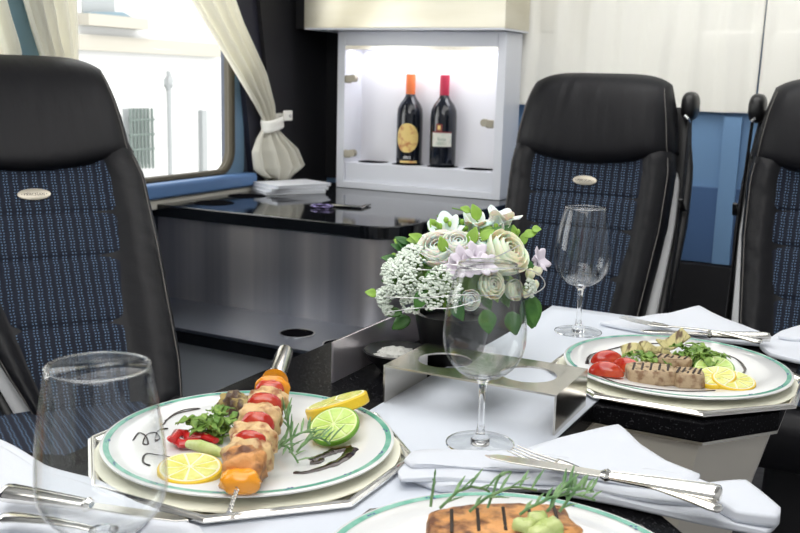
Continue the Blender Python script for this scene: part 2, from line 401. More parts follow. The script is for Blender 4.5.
B('window_grille',g,iron,bd,world=True)
dp=MB(); a=fy(160,82); dp.tube([(a.x+.1,a.y,a.z+.1),(a.x+.1,a.y,-1)],.022,6); dp.blob((a.x+.1,a.y,a.z),(.04,.04,.07),.2)
B('downpipe',dp,dimwin,bd,world=True)
frect('corner_strip',199,110,203,175,dimwin,.05)
S('trim_5',MB().box((-6,0,-1.25),(XL-.06,14,-1.2)),ground,label='pale paving outside the bus')
# ------------------------------------------------------------------ console
con=T('console','black-topped brushed steel console under the window with cup holders','console',(-1.48,2.5,0))
def rc(pts,idx,r,n=8):   # round one corner of polygon
    out=[]
    for i,p in enumerate(pts):
        if i in idx:
            a=Vector(pts[i-1]); b=Vector(p); c=Vector(pts[(i+1)%len(pts)])
            d1=(a-b).normalized(); d2=(c-b).normalized()
            for k in range(n+1):
                t=k/n; q=(b+d1*r)*(1-t)**2+b*2*t*(1-t)+(b+d2*r)*t*t; out.append((q.x,q.y))
        else: out.append(tuple(p))
    return out
CT=.73
top=rc([(XL+.01,2.115),(-1.10,2.115),(-1.045,2.80),(-1.045,2.96),(XL+.036,2.96),(XL+.036,2.74),(XL+.01,2.58)],[1],.10)
B('console_top',MB().prism(top,CT-.035,CT),gloss,con,world=True,bevel=.003)
body=rc([(XL+.01,2.14),(-1.135,2.14),(-1.08,2.80),(-1.08,2.96),(XL+.036,2.96),(XL+.036,2.74),(XL+.01,2.58)],[1],.10)
B('console_body',MB().prism(body,.46,CT-.035),steelc,con,world=True,auto=30)
shelf=rc([(XL+.01,1.885),(-1.20,1.875),(-1.02,1.90),(-1.0,2.2),(-1.0,2.95),(XL+.036,2.95),(XL+.01,2.5)],[1],.03)
B('shelf',MB().prism(shelf,.452,.46),steels,con,world=True)
B('console_base',MB().prism([(a,b+.06 if b<1.95 else b) for a,b in shelf],0,.4195),greyp,con,world=True,auto=30)
B('shelf_edge',MB().prism([(a*.999,b+.004) for a,b in shelf],.42,.4515),gloss,con,world=True)
def cuph(c,r,z,nm='cup_holder'):
    o=B(nm,MB().lathe([(r,0.0005),(r*.96,.0012),(0,.0013)],(c[0],c[1],z),40),well,con,world=True)
    q=B('holder_rim',MB().ring([(r*1.06,0),(r*1.06,.003),(r*.97,.003),(r*.97,0)],(0,0,0),40),chrome,o,loc=(0,0,0))
    q.location=Vector((c[0],c[1],z))-WORLD[con.name]
for (x,y) in ((214,203),(247,196)):
    p=atz(x,y,CT); B('cup_holder',MB().lathe([(.058,.0004),(.056,.001),(0,.001)],(p.x,p.y,CT),40),well,con,world=True)
cuph(atz(297,334,.46),.043,.46); cuph(atz(341,345,.46),.043,.46)
# brochures, phone, cable on the console
def brochure(z,rz,off,lb,c):
    t=T('brochure',lb,'brochure',(c[0]+off[0],c[1]+off[1],z),rz,'brochures stacked on the console')
    B('pages',MB().box((-.10,-.072,.0005),(.10,.072,.0085)),papere,t,smooth=False)
    B('cover',MB().box((-.101,-.073,.0085),(.101,.073,.0098)),paper,t,smooth=False)
    return t
pb=atz(288,192,CT)
for i,lb in enumerate(['lowest white brochure of the stack on the console','second white brochure from the bottom of the console stack','topmost white brochure of the console stack, slightly askew']):
    brochure(CT+.0006+.0102*i,R(60+(-5,0,7)[i]),((0,0),(.004,.006),(.008,.012))[i],lb,pb)
pp=atz(345,206,CT)
ph=T('phone','flat black phone lying on the glossy console','phone',(pp.x,pp.y,CT+.0005),R(8))
B('phone_body',MB().box((-.065,-.034,0),(.065,.034,.008)),gloss,ph,bevel=.003)
B('phone_frame',MB().tube([(x,y,.004) for x,y in [(-.065,-.034),(.065,-.034),(.065,.034),(-.065,.034)]],.0035,6,closed=True),chrome,ph)
rp=atz(322,208,CT)
tag(B('bracelet',MB().tube([rp+Vector((.032*cos(a*PI/12),.026*sin(a*PI/12),.006)) for a in range(24)],.004,8,closed=True),mat('violet_metal',(.12,.10,.2),.25,metal=.8),None),'dark violet ring-shaped band beside the black phone','band')
# ------------------------------------------------------------------ wine cabinet
CX0,CX1,CY0,CY1,CZ0,CZ1=-1.693,-1.100,2.83,2.965,.731,1.243
wc=T('wine_cabinet','white lit wine cabinet with open glass-door hinges standing on the console','cabinet',(-1.4,3.0,CZ0))
f=.028
mb=MB()
mb.box((CX0,CY0,CZ0),(CX0+f,CY1,CZ1)); mb.box((CX1-f,CY0,CZ0),(CX1,CY1,CZ1))
mb.box((CX0+f,CY0,CZ1-.045),(CX1-f,CY1,CZ1)); mb.box((CX0+f,CY0,CZ0),(CX1-f,CY1,CZ0+.022))
B('carcass',mb,cab,wc,world=True,smooth=False,bevel=.0015)
B('back_panel',MB().box((CX0+f,CY1-.02,CZ0+.022),(CX1-f,CY1-.005,CZ1-.045)),cabin,wc,world=True,smooth=False)
B('bottle_shelf',MB().box((CX0+f,CY0+.012,CZ0+.022),(CX1-f,CY1-.02,CZ0+.085)),cab,wc,world=True,smooth=False,bevel=.0015)
B('led_light',MB().box((CX0+f+.01,CY0+.03,CZ1-.056),(CX1-f-.01,CY0+.045,CZ1-.046)),led,wc,world=True,smooth=False)
B('top_trim',MB().box((CX0+f,CY0+.002,CZ1-.045-.012),(CX1-f,CY0+.02,CZ1-.045)),steelh,wc,world=True,smooth=False)
SZ=CZ0+.085
hols=[]
for i in range(4):
    x=CX0+.095+i*.130; y=CY0+.085
    B('bottle_recess',MB().lathe([(.052,.0004),(.05,.001),(0,.001)],(x,y,SZ),36),well,wc,world=True); hols.append((x,y))
for (x,z,s) in ((CX0+f+.002,1.09,1),(CX0+f+.002,.845,1),(CX1-f-.002,.965,-1)):
    h=B('hinge',MB().box((x if s>0 else x-.026,CY0-.006,z-.013),(x+.026 if s>0 else x,CY0+.002,z+.013)),hingem,wc,world=True,bevel=.004,seg=3)
    cx=x+s*.031; q=MB().tube([(cx,CY0-.008,z+.003),(cx,CY0+.012,z+.003)],.012,16); B('hinge_boss',q,hingem,h).location=-WORLD[wc.name]
# ------------------------------------------------------------------ overhead locker
ol=T('overhead_locker','champagne metal overhead locker above the wine cabinet','locker',(-1.4,3,1.248))
OX0=aty(304,30,2.76).x; OX1=aty(505,30,2.76).x
B('locker_body',MB().box((OX0,2.76,1.250),(OX1,2.965,1.72)),over,ol,world=True,smooth=False,bevel=.002)
B('locker_base',MB().box((OX0+.004,2.757,1.2445),(OX1-.002,2.965,1.2499)),cab,ol,world=True,smooth=False)
B('end_panel',MB().box((OX0-.058,2.80,1.25),(OX0-.001,2.965,1.72)),dark,ol,world=True,smooth=False)
# ------------------------------------------------------------------ wine bottles
def bottle(c,lb,foil,kind):
    t=T('wine_bottle',lb,'bottle',(c[0],c[1],SZ+.0012),R(24))
    prof=[(0,0),(.036,0),(.042,.004),(.043,.012),(.043,.160),(.041,.182),(.033,.200),(.022,.214),(.0160,.224),(.0148,.24),(.0148,.285),(.0145,.288),(0,.288)]
    B('bottle_glass',MB().lathe(prof,(0,0,0),48),bottlem,t,auto=60)
    B('foil_capsule',MB().lathe([(.0156,.228),(.0156,.292),(.0150,.2935),(0,.2935)],(0,0,0),36),foil,t,auto=60)
    def wrap(shape,zc,w_,h_,m,nm,r=.0434,a0=-90):
        mb=MB()
        if shape=='oval':
            vs=[(r*cos(R(a0)),r*sin(R(a0)),zc)]
            # radial grid disc
            def fn(u,v):
                x=w_/2*cos(2*PI*u)*v; z=zc+h_/2*sin(2*PI*u)*v; a=R(a0)+x/r
                return Vector((r*cos(a),r*sin(a),z))
            mb.grid(lambda u,v:fn(u,max(v,.001)),36,8,cu=True)
        else:
            def fn(u,v):
                a=R(a0)+(u-.5)*w_/r; return Vector((r*cos(a),r*sin(a),zc+(v-.5)*h_))
            mb.grid(fn,20,4)
        return B(nm,mb,m,t,auto=180)
    if kind==0:
        wrap('oval',.088,.080,.096,laby,'round_label',a0=-98)
        text('label_text','ERO',.013,whitei,t,(-.004,-.0447,.024),(R(90),0,R(-6)))
        wrap('r',.010,.06,.007,MATS['gold_label'],'gold_band')
    else:
        wrap('r',.088,.068,.044,labc,'cream_label',a0=-96)
        b=wrap('r',.126,.022,.026,labr,'emblem_label',a0=-108)
        wrap('r',.127,.010,.014,MATS['gold_label'],'emblem_mark',r=.0438,a0=-108)
        wrap('r',.112,.068,.004,labr,'label_stripe',r=.0437,a0=-96)
        text('label_text','Rioja',.014,MATS['iron_txt'] if 'iron_txt' in MATS else mat('iron_txt',(.25,.33,.28),.6),t,(-.004,-.0450,.09),(R(90),0,R(-6)))
        for k in range(2): wrap('r',.078-.005*k,.036,.0014,MATS['iron_txt'],'label_line',r=.0438,a0=-96)
    return t
bx=[aty(411,160,CY0+.085).x,aty(444,160,CY0+.085).x]
bottle((hols[1][0]+.005,hols[1][1]),'wine bottle with orange foil and round golden label','x' and foilo,0)
bottle((hols[2][0]-.002,hols[2][1]),'wine bottle with crimson foil and cream band label',foilr,1)
# ------------------------------------------------------------------ blue back panel below curtains
S('trim_6',MB().box((-1.02,YB-.02,.575),(XR,YB-.001,.80)),bluedk,label='darker blue lower panel on the back wall')
S('trim_10',MB().box((XL,YB-.012,.74),(-1.60,YB-.001,ZC)),dark,label='charcoal corner panel behind the wine cabinet')
S('trim_7',MB().box((-1.0,YB-.05,0),(XR,YB-.001,.57)),dark,label='charcoal base panel behind the seats')
S('trim_8',MB().box((-.475,YB-.032,.575),(-.425,YB-.0205,1.01)),bluep,label='blue upright strip between the seats')
# ------------------------------------------------------------------ seats
LEAN=.20; WL=(.178,.194,.215,.218)
def yc(z): t=(z-.46)/.66; return LEAN*t+.02*sin(PI*max(0,min(1,t)))-.0
def wv(z):
    pts=[(.42,WL[0]),(.55,WL[1]),(.75,WL[2]),(.88,WL[3]),(.95,.208),(1.05,.204),(1.13,.196)]
    for (a,wa),(b,wb) in zip(pts,pts[1:]):
        if z<=b: f=(z-a)/(b-a); return wa+(wb-wa)*max(0,f)
    return pts[-1][1]
ASY=0
def wf(z,s): return wv(z)*(1-ASY*max(0,min(1,(.90-z)/.46))**1.2 if s<0 else 1)
def bol(u): a=min(1,max(0,(abs(u)-.50)/.28)); return a*a*(3-2*a)
def frontd(u,z):
    lo=max(0,min(1,(z-.44)/.06)); hi=max(0,min(1,(1.0-z)/.08))
    d=.045*(max(0,1-abs(u)**6))**.5+.034*bol(u)*(max(0,1-abs(u)**8))**.5*lo*hi
    return d
def make_seat(name,label,side):
    t=T(name,label,'seat')
    # leather backrest body
    def bf(u,v):
        z=.42+.60*v; end=min(1,min(v,1-v)/.03+.0)**.5 if min(v,1-v)<.03 else 1
        w_=(.9+.1*end)
        if u<.62: # front
            uu=-1+2*u/.62; y=yc(z)-frontd(uu,z)*end
        else:
            uu=1-2*(u-.62)/.38; y=yc(z)+.035*(max(0,1-abs(uu)**6))**.5*end
        if u<.62: y-=.0022*bol(uu)*noise.noise(Vector((uu*3,z*45+uu*9,3)))*2
        s=math.copysign(abs(uu)**.9,uu)
        return Vector((s*w_*wf(z,s),y,z))
    mb=MB().grid(bf,84,90,cu=True)
    n=84; mb.f.append(tuple(range(n-1,-1,-1))); mb.f.append(tuple(89*n+i for i in range(n)))
    B('backrest',mb,leather2,t,auto=60)
    # fabric centre panel, with tufted cross seams
    def ff(u,v):
        z=.455+.50*v; uu=(-1+2*u)*((.50 if side else .44)+(.22 if side else .26)*v); x=math.copysign(abs(uu)**.9,uu)*wf(z,uu)
        x*=1-.10*(v-.5)
        tuft=0
        for zs in (.815,.735,.62): tuft+=math.exp(-((z-zs)/.006)**2)
        puff=.007*(1-(abs(u-.5)*2)**6)-.006*tuft
        return Vector((x,yc(z)-frontd(min(.62,abs(uu)),z)-puff+.0005,z))
    B('fabric_panel',MB().grid(ff,40,90),fab,t,auto=180)
    # headrest: lower edge sags in the middle
    def hf(u,v):
        b=1.122; a=.925
        q=min(v,1-v)
        end=(1-(max(0,abs(v-.46)/.54))**5)**.5 if v>=.46 else (1-(abs(v-.46)/.46)**7)**.5
        if u<.6: uu=-1+2*u/.6; fr=True
        else: uu=1-2*(u-.6)/.4; fr=False
        cap=(1-abs(uu)**5)**.45
        s=math.copysign(abs(uu)**.85,uu)
        topz=b-.026*abs(s)**5; botz=a-.038*(1-s*s)
        z=botz+(topz-botz)*v
        w_=wv(a+(b-a)*v)+.004
        # rounded shoulders
        sh=1-.11*v**1.6
        y=yc(z)-(.078+.012*sin(PI*v))*cap*end if fr else yc(z)+.045*cap*end
        if fr: y-=.0025*cap*end*noise.noise(Vector((s*14,z*7,2)))
        return Vector((s*w_*sh,y,z))
    mb=MB().grid(hf,80,36,cu=True); n=80
    mb.f.append(tuple(range(n-1,-1,-1))); mb.f.append(tuple(35*n+i for i in range(n)))
    hd=B('headrest',mb,leather,t,auto=70)
    for sg in (-1,1):
        p=[]
        for k in range(16):
            v=.04+.86*k/15
            w_=(wv(.925+.197*v)+.004)*(1-.11*v**1.6)
            uu=.905; s=uu**.85; topz=1.122-.026*s**5; botz=.925-.038*(1-s*s); z=botz+(topz-botz)*v
            cap=(1-uu**5)**.45; end=(1-(max(0,abs(v-.46)/.54))**5)**.5 if v>=.46 else (1-(abs(v-.46)/.46)**7)**.5
            p.append((sg*s*w_,yc(z)-(.078+.012*sin(PI*v))*cap*end-.0008,z))
        B('stitched_seam',MB().tube(p,.0011,5),stitch,hd)
    for sg in (-1,1):
        p=[]
        for k in range(30):
            z=.46+.46*k/29; uu=.93; x=uu**.9*wf(z,sg); p.append((sg*x,yc(z)-frontd(uu,z)-.0008,z))
        B('piping',MB().tube(p,.0013,5),stitch,t)
    # light shell behind the cushion, black outer shell
    def shell(w_add,y0,y1,z0,z1,wid=0):
        def sf(u,v):
            z=z0+(z1-z0)*v; e=min(1,min(v,1-v)/.05); a=2*PI*u
            k=lambda x: math.copysign(abs(x)**.35,x)
            wd=wf(z,cos(a))+w_add+wid*(1-v)**.8*(1 if side else (1.3 if cos(a)<0 else .0))
            ym=(y0+y1)/2; yh=(y1-y0)/2*(1-(.4*v if wid else 0))
            return Vector((k(cos(a))*wd*(.96+.04*e)-(0 if side or cos(a)<0 else .02),yc(z)+ym+k(sin(a))*yh*(.6+.4*e),z))
        m_=MB().grid(sf,48,24,cu=True); n=48; m_.f.append(tuple(range(n-1,-1,-1))); m_.f.append(tuple(23*n+i for i in range(n))); return m_
    B('light_shell',shell(.0,.006,.062,.40,.88,.026),plasw,t,auto=60)
    B('back_shell',shell(.012,.060,.105,.36,1.04,.034),plasb,t,auto=60)
    # badge
    zb=.853; yb=yc(zb)-.045-.0085
    tilt=math.atan2(LEAN,.66)
    bo=B('badge',MB().lathe([(0,-.002),(1,-.002),(1,0),(.93,.0008),(0,.0009)],(0,0,0),40),badgem,t)
    bo.scale=(.031,.0125,1); bo.rotation_euler=(R(90)-tilt,0,0); bo.location=(0,yb-.002,zb)
    tx=text('badge_text','• MERCESAN •',.0085,ink,t,(0,yb-.0034,zb-.0003),(R(90)-tilt,0,0),.0002,.92)
    # cushion
    def cf(u,v):
        # v along depth, u around
        y=.02-.50*v; a=2*PI*u; k=lambda x: math.copysign(abs(x)**.45,x)
        e=min(1,min(v,1-v)/.10); e=(1-(1-e)**2)**.5
        wd=.225*(.93+.07*e); zz=.425+.06*k(sin(a))*(.45+.55*e)+ .015*v
        if sin(a)>0: zz+= .018*bol(cos(a)) *e
        return Vector((k(cos(a))*wd,y,zz))
    mb=MB().grid(cf,64,30,cu=True); n=64; mb.f.append(tuple(range(n-1,-1,-1))); mb.f.append(tuple(29*n+i for i in range(n)))
    B('seat_cushion',mb,leather,t,auto=70)
    B('cushion_fabric',MB().grid(lambda u,v:Vector(((-1+2*u)*.135,.00-.42*v,.487+.015*v+.003*sin(PI*u)+.004*sin(PI*v))),20,20),fab,t,auto=180)
    B('pedestal',MB().lathe([(.20,0),(.20,.03),(.09,.06),(.08,.36),(0,.37)],(0,-.2,0),32),dark,t)
    # belt guide and belt
    if side:
        gx=side*.220; zg=1.04
        gm=MB().blob((gx,yc(zg)+.045,zg+.005),(.021,.045,.036),0,sq=.75); B('belt_guide',gm,plasb,t)
        B('belt_loop',MB().tube([(gx-side*.004,yc(zg)-.004,zg-.018),(gx+side*.004,yc(zg)-.004,zg-.024),(gx+side*.006,yc(zg)+.02,zg-.034)],.004,8),chrome,t)
        p=[]; 
        def bl(u,v):
            z=zg-.02-.50*v; return Vector((gx+side*(.006+.004*sin(3*v)),yc(z)+.005+.045*u+.02*v,z))
        B('seat_belt',MB().grid(bl,4,20),strapm,t,auto=180,solid=.002)
        zb2=.80
        B('belt_tongue',MB().tube([(gx+side*.016,yc(zb2)-.012,zb2+.02),(gx+side*.018,yc(zb2)+.02,zb2-.01),(gx+side*.018,yc(zb2)+.055,zb2-.015)],[.006,.008,.005],8,flat=.5),plasb,t)
    return t
s1=make_seat('passenger_seat','black leather seat with navy fabric centre and belt on its right, behind the far glass',1)
s1.location=(-.712,2.335,0); s1['group']='passenger seats'
s2=make_seat('passenger_seat','black leather and navy fabric seat cut off at the right edge of the picture',-1)
s2.location=(-.11,2.335,0); s2['group']='passenger seats'
LEAN=.45; ASY=.85; WL=(.215,.235,.238,.232)
s3=make_seat('passenger_seat','large black leather seat turned towards the table, in front of the side window',0)
s3.location=(-1.312,1.236,0); s3.rotation_euler=(0,0,R(56)); s3['group']='passenger seats'
bk=B('belt_buckle',MB().box((-.018,-.02,.40),(.018,.02,.47)),plasb,s3,bevel=.004); bk.location=(.275,-.13,0)
bb=B('release_button',MB().box((-.012,-.012,.4705),(.012,.012,.478)),redb,bk,bevel=.002)
# ------------------------------------------------------------------ table
TZ=.72
tb=T('conference_table','black granite conference table with brushed steel apron and notched sides','table',(-.4,1.0,0))
out=[(-.86,.20),(-.16,.20),(-.06,.30),(-.06,.72),(-.16,.83),(-.292,.83),(-.292,1.087),(-.165,1.087),(-.095,1.175),(-.095,1.50),(-.15,1.56),(-.64,1.56),(-.70,1.50),(-.70,.66),(-.86,.60)]
B('table_top',MB().prism(out,TZ-.022,TZ),granite,tb,world=True,bevel=.0015)
B('edge_trim',MB().prism([(x*.997-.0012,y) for x,y in out],TZ-.026,TZ-.0222),steelh,tb,world=True)
def apron(pt,ptb,z0,z1,nm='steel_apron'):
    n=len(pt); vs=[(x,y,z1) for x,y in pt]+[(x,y,z0) for x,y in ptb]
    B(nm,MB().add(vs,[(i,(i+1)%n,n+(i+1)%n,n+i)[::-1] for i in range(n)]+[tuple(range(n)),tuple(range(2*n-1,n-1,-1))]),steel,tb,world=True,smooth=False)
apron([(-.298,1.092),(-.17,1.095),(-.104,1.182),(-.104,1.49),(-.30,1.49)],[(-.305,1.15),(-.235,1.15),(-.20,1.20),(-.20,1.45),(-.30,1.45)],.30,TZ-.0262)
apron([(-.60,.40),(-.17,.40),(-.17,.80),(-.32,.82),(-.32,1.48),(-.60,1.48)],[(-.55,.50),(-.25,.50),(-.25,.80),(-.33,.82),(-.33,1.40),(-.55,1.40)],.03,TZ-.0262,'pedestal_core')
rn=MB(); rn.grid(lambda u,v:Vector((-.502+.212*u+(.004*sin(v*9)),.25+1.305*v,TZ+.0012)),6,40)
tag(B('table_runner',rn,vinyl,None,auto=180,solid=.0016),'white runner laid lengthwise down the middle of the black table','runner')
# steel bridges
def riser(lb,x0,x1,y0,y1,h,holes):
    t=T('steel_riser',lb,'stand',((x0+x1)/2,(y0+y1)/2,TZ+.0022))
    th=.0022; z=TZ+.0022; nx=36; ny=22
    # top plate with round holes: polar patches around every hole
    n=len(holes); vs=[]; mb=MB()
    cuts=[x0]+[(holes[i][0]+holes[i+1][0])/2 for i in range(n-1)]+[x1]
    for i,(hx,hy,hr) in enumerate(holes):
        a,b=cuts[i],cuts[i+1]; N=48
        def rect(th_):
            c_,s_=cos(th_),sin(th_); k=1e9
            if c_>1e-9:k=min(k,(b-hx)/c_)
            if c_<-1e-9:k=min(k,(a-hx)/c_)
            if s_>1e-9:k=min(k,(y1-hy)/s_)
            if s_<-1e-9:k=min(k,(y0-hy)/s_)
            return (hx+c_*k,hy+s_*k)
        angs=sorted([2*PI*j/N for j in range(N)]+[math.atan2(yy-hy,xx-hx)%(2*PI) for xx in (a,b) for yy in (y0,y1)])
        m_=len(angs)
        inn=[(hx+hr*cos(q),hy+hr*sin(q)) for q in angs]; ou=[rect(q) for q in angs]
        vv=[(x,y,z+h-th) for x,y in inn]+[(x,y,z+h-th) for x,y in ou]+[(x,y,z+h) for x,y in inn]+[(x,y,z+h) for x,y in ou]
        ff=[]
        for j in range(m_):
            k=(j+1)%m_
            ff+=[(2*m_+j,3*m_+j,3*m_+k,2*m_+k),(j,k,m_+k,m_+j),(j,2*m_+j,2*m_+k,k),(m_+j,m_+k,3*m_+k,3*m_+j)]
        mb.add(vv,ff)
    B('top_plate',mb,steelh,t,world=True,smooth=False)
    for xx in (x0,x1-th): B('side_plate',MB().box((xx,y0,z),(xx+th,y1,z+h-th)),steelh,t,world=True,smooth=False)
    return t
riser('brushed steel bridge stand with two round holes on the white runner',-.506,-.298,.958,1.072,.045,[(-.454,1.015,.032),(-.350,1.015,.032)])
mr=T('steel_riser','mirror-polished upright steel plate behind the black salt dish','stand',(-.588,1.1,TZ))
mb=MB().box((-.5985,.995,TZ+.0004),(-.596,1.245,TZ+.052)); mb.box((-.596,1.2425,TZ+.0004),(-.53,1.245,TZ+.052))
B('upright_plate',mb,mirror,mr,world=True,smooth=False)
# salt dish
dc=(-.551,1.078); ds=T('salt_dish','small black dish holding coarse white salt','dish',(dc[0],dc[1],TZ+.0005))
B('dish_bowl',MB().lathe([(0,0),(.020,0),(.022,.005),(.038,.020),(.0430,.029),(.0415,.0305),(.034,.024),(.015,.017),(0,.016)],(0,0,0),48),plasb,ds,auto=60)
tag(B('salt_heap',MB().blob((dc[0],dc[1],TZ+.022),(.026,.024,.011),.16,5,2,30,14),salt,None),'heap of coarse white salt in the black dish','salt')['kind']='stuff'
# ------------------------------------------------------------------ chargers and plates
def octp(r,n=8,off=22.5): return [(r*cos(R(off+45*i)),r*sin(R(off+45*i))) for i in range(n)]
PH=.0065
def charger(c,lb,rz=0,Rr=.166):
    t=T('charger_tray',lb,'tray',(c[0],c[1],TZ+.0026),rz,'silver octagonal trays')
    mb=MB(); prof=[(Rr*.3,.0005),(Rr*.86,.0005),(Rr*.88,.003),(Rr*.93,.004),(Rr*.955,.0062),(Rr*.985,.0062),(Rr,.0046),(Rr,.003),(Rr*.9,0),(Rr*.3,0)]
    for r_,z_ in prof: mb.v+=[Vector((x,y,z_)) for x,y in octp(r_)]
    for j in range(len(prof)-1):
        for i in range(8): mb.f.append((j*8+i,(j+1)*8+i,(j+1)*8+(i+1)%8,j*8+(i+1)%8)[::-1])
    mb.f.append(tuple(range(8))); mb.f.append(tuple((len(prof)-1)*8+i for i in range(8))[::-1])
    B('tray_body',mb,silver,t,smooth=False)
    mb=MB(); 
    rr=MB().tube([(x,y,.0066) for x,y in octp(Rr*.97)],.0017,6,closed=True)
    B('beaded_rim',rr,silver,t)
    return t
def plate(c,lb,rz=0):
    z0=TZ+.0026+.0008
    t=T('under_plate',lb.replace('white plate','ivory under-plate')+', just under the white plate','plate',(c[0],c[1],z0),rz,'ivory under-plates')
    B('under_plate_body',MB().lathe([(0,0),(.095,0),(.10,.002),(.149,.0045),(.1495,.006),(.147,.0062),(.098,.0045),(0,.004)],(0,0,0),72),cream,t,auto=60)
    t=T('dinner_plate',lb,'plate',(c[0],c[1],z0+.0046),rz,'green banded dinner plates')
    B('plate_body',MB().lathe([(0,0),(.080,0),(.084,.002),(.1425,.0105),(.1430,.0122),(.1415,.0130),(.098,.0085),(.090,.0062),(.080,.0055),(0,.0055)],(0,0,0),96),porc,t,auto=60)
    def band(r1,r2,nm,m):
        zf=lambda r:.0130-(.1415-r)/(.1415-.098)*.0045+.00025
        B(nm,MB().grid(lambda u,v:Vector(((r1+(r2-r1)*v)*cos(2*PI*u),(r1+(r2-r1)*v)*sin(2*PI*u),zf(r1+(r2-r1)*v))),96,3,cu=True),m,t,auto=180)
    band(.1345,.1400,'green_band',green)
    mb=MB(); random.seed(3)
    for i in range(14):
        a=2*PI*i/14+.2; zf=.01255
        for k in range(3):
            aa=a+(k-1)*.022; r=.1365+.002*random.uniform(-1,1)
            mb.blob((r*cos(aa),r*sin(aa),zf+.0002),(.0014,.0014,.0003),0,nu=8,nv=5)
    B('blue_motifs',mb,bluemk,t)
    return t
PL=(-.545,.752); PR=(-.232,1.247); PF=(-.222,.622)
charger(PL,'silver octagonal tray under the kebab plate'); plate(PL,'green-rimmed white plate carrying the kebab skewer')
charger(PR,'silver octagonal tray under the steak plate'); plate(PR,'green-rimmed white plate carrying the sliced steak')
charger(PF,'silver octagonal tray under the salmon plate, nearest the viewer'); plate(PF,'green-rimmed white plate carrying the salmon, nearest the viewer')
PZ=TZ+.0026+.0008+.0046+.0055+.0006      # food level
# ------------------------------------------------------------------ food helpers
def citrus(name,lb,p,r,th,rmat,pmat,fmat,tilt=(0,0,0),half=False,cat='fruit',nseg=9):
    t=T(name,lb,cat,p); t.rotation_euler=tilt
    span=PI if half else 2*PI; N=40
    def disc(r_,z0,z1,ang0=0,ang1=span):
        mb=MB(); pts=[(r_*cos(ang0+(ang1-ang0)*i/N),r_*sin(ang0+(ang1-ang0)*i/N)) for i in range(N+(1 if half else 0))]
        mb.prism(pts,z0,z1); return mb
    B('rind',disc(r,0,th),rmat,t,bevel=th*.15)
    B('pith',disc(r*.93,th+.0001,th+.0005),pmat,t)
    mb=MB(); ns=nseg//2+1 if half else nseg
    for i in range(ns):
        a0=span*i/ns+.05; a1=span*(i+1)/ns-.05; am=(a0+a1)/2; o=.07*r
        pts=[(o*cos(am),o*sin(am))]+[(r*.86*cos(a0+(a1-a0)*k/6),r*.86*sin(a0+(a1-a0)*k/6)) for k in range(7)]
        mb.prism(pts,th+.0002,th+.0011)
    B('segments',mb,fmat,t,bevel=.0004)
    return t
def sprig(mb_s,mb_l,p0,p1,n,ln,lift=.01,seed=0,sag=0):
    rnd=random.Random(seed); p0=Vector(p0);p1=Vector(p1); d=(p1-p0); pts=[]
    for i in range(9):
        t=i/8; q=p0+d*t+Vector((0,0,lift*sin(PI*t)))+Vector((rnd.uniform(-1,1),rnd.uniform(-1,1),0))*.0012; pts.append(q)
    mb_s.tube(pts,[.0012]*5+[.001]*4,6)
    dn=d.normalized()
    for i in range(n):
        t=(i+.5)/n; k=min(7,int(t*8)); b=pts[k].lerp(pts[k+1],t*8-k)
        a=rnd.uniform(0,2*PI); side=Vector((-dn.y,dn.x,0))*cos(a)+Vector((0,0,1))*(abs(sin(a))*.8)
        tip=b+(dn*.75+side*.8).normalized()*ln*rnd.uniform(.6,1.1)
        tip.z=max(tip.z,min(p0.z,p1.z))
        mb_l.tube([b,b.lerp(tip,.5)+Vector((0,0,.001)),tip],[.0009,.0016,.0004],5,flat=.5)
def rosemary(lb,segs,ln=.018,n=16,lift=.01):
    t=T('rosemary_sprig',lb,'herb',segs[0][0]); a=MB();b=MB()
    for i,(p0,p1) in enumerate(segs): sprig(a,b,p0,p1,n,ln,lift,i+len(lb))
    B('stem',a,rosm,t,world=True); B('needles',b,rosm,t,world=True)
def leaf(mb,p,d,w_,l_,curl=.3,ruff=.15,seed=0,upv=(0,0,1)):
    p=Vector(p); d=Vector(d).normalized(); upv=Vector(upv); s=d.cross(upv)
    s=s.normalized() if s.length>1e-3 else Vector((1,0,0)); n_=s.cross(d).normalized()
    def fn(u,v):
        x=(u-.5)*2; wd=w_*sin(PI*min(.97,max(.03,v))**.8)**.8
        return p+d*(l_*v)+s*(x*wd)+n_*(-curl*l_*v*v+.25*wd*x*x+ruff*w_*sin(9*v+seed+3*x)*abs(x))
    mb.grid(fn,5,9)
def frisee(name,lb,c,spread,h,n,m,seed=0,lw=.003,ll=.022):
    rnd=random.Random(seed); mb=MB(); c=Vector(c)
    for i in range(n):
        a=rnd.uniform(0,2*PI); r=rnd.random()**.6
        p=c+Vector((cos(a)*spread[0]*r,sin(a)*spread[1]*r,rnd.uniform(0,h)))
        a2=rnd.uniform(0,2*PI); leaf(mb,p,(cos(a2),sin(a2),rnd.uniform(.0,.9)),lw*rnd.uniform(.6,1.4),ll*rnd.uniform(.6,1.2),.5,.6,i)
    return tag(B(name,mb,m,None,auto=180,solid=.0004),lb,'salad')
def drizzle(lb,px,r,z=PZ+.0004,flat=.35,closed=False):
    P=[atz(x,y,z) for x,y in px]; out=[]
    for i in range(len(P)-1):
        a=P[max(0,i-1)];b=P[i];c=P[i+1];d=P[min(len(P)-1,i+2)]
        for k in range(6):
            t=k/6; out.append(.5*((2*b)+(c-a)*t+(2*a-5*b+4*c-d)*t*t+(3*b-a-3*c+d)*t**3))
    out.append(P[-1]); n=len(out)
    rr=[(r if not isinstance(r,(list,tuple)) else r[0]+(r[1]-r[0])*i/(n-1))*(.75+.4*noise.noise(Vector((i*.35,len(px),0)))) for i in range(n)]
    # flattened bead on the plate, squashed in world z
    mb=MB().tube(out,rr,8); 
    for i in range(len(mb.v)): mb.v[i].z=z+(mb.v[i].z-z)*flat+max(rr)*0
    return tag(B('sauce_drizzle',mb,sauce,None),lb,'sauce')
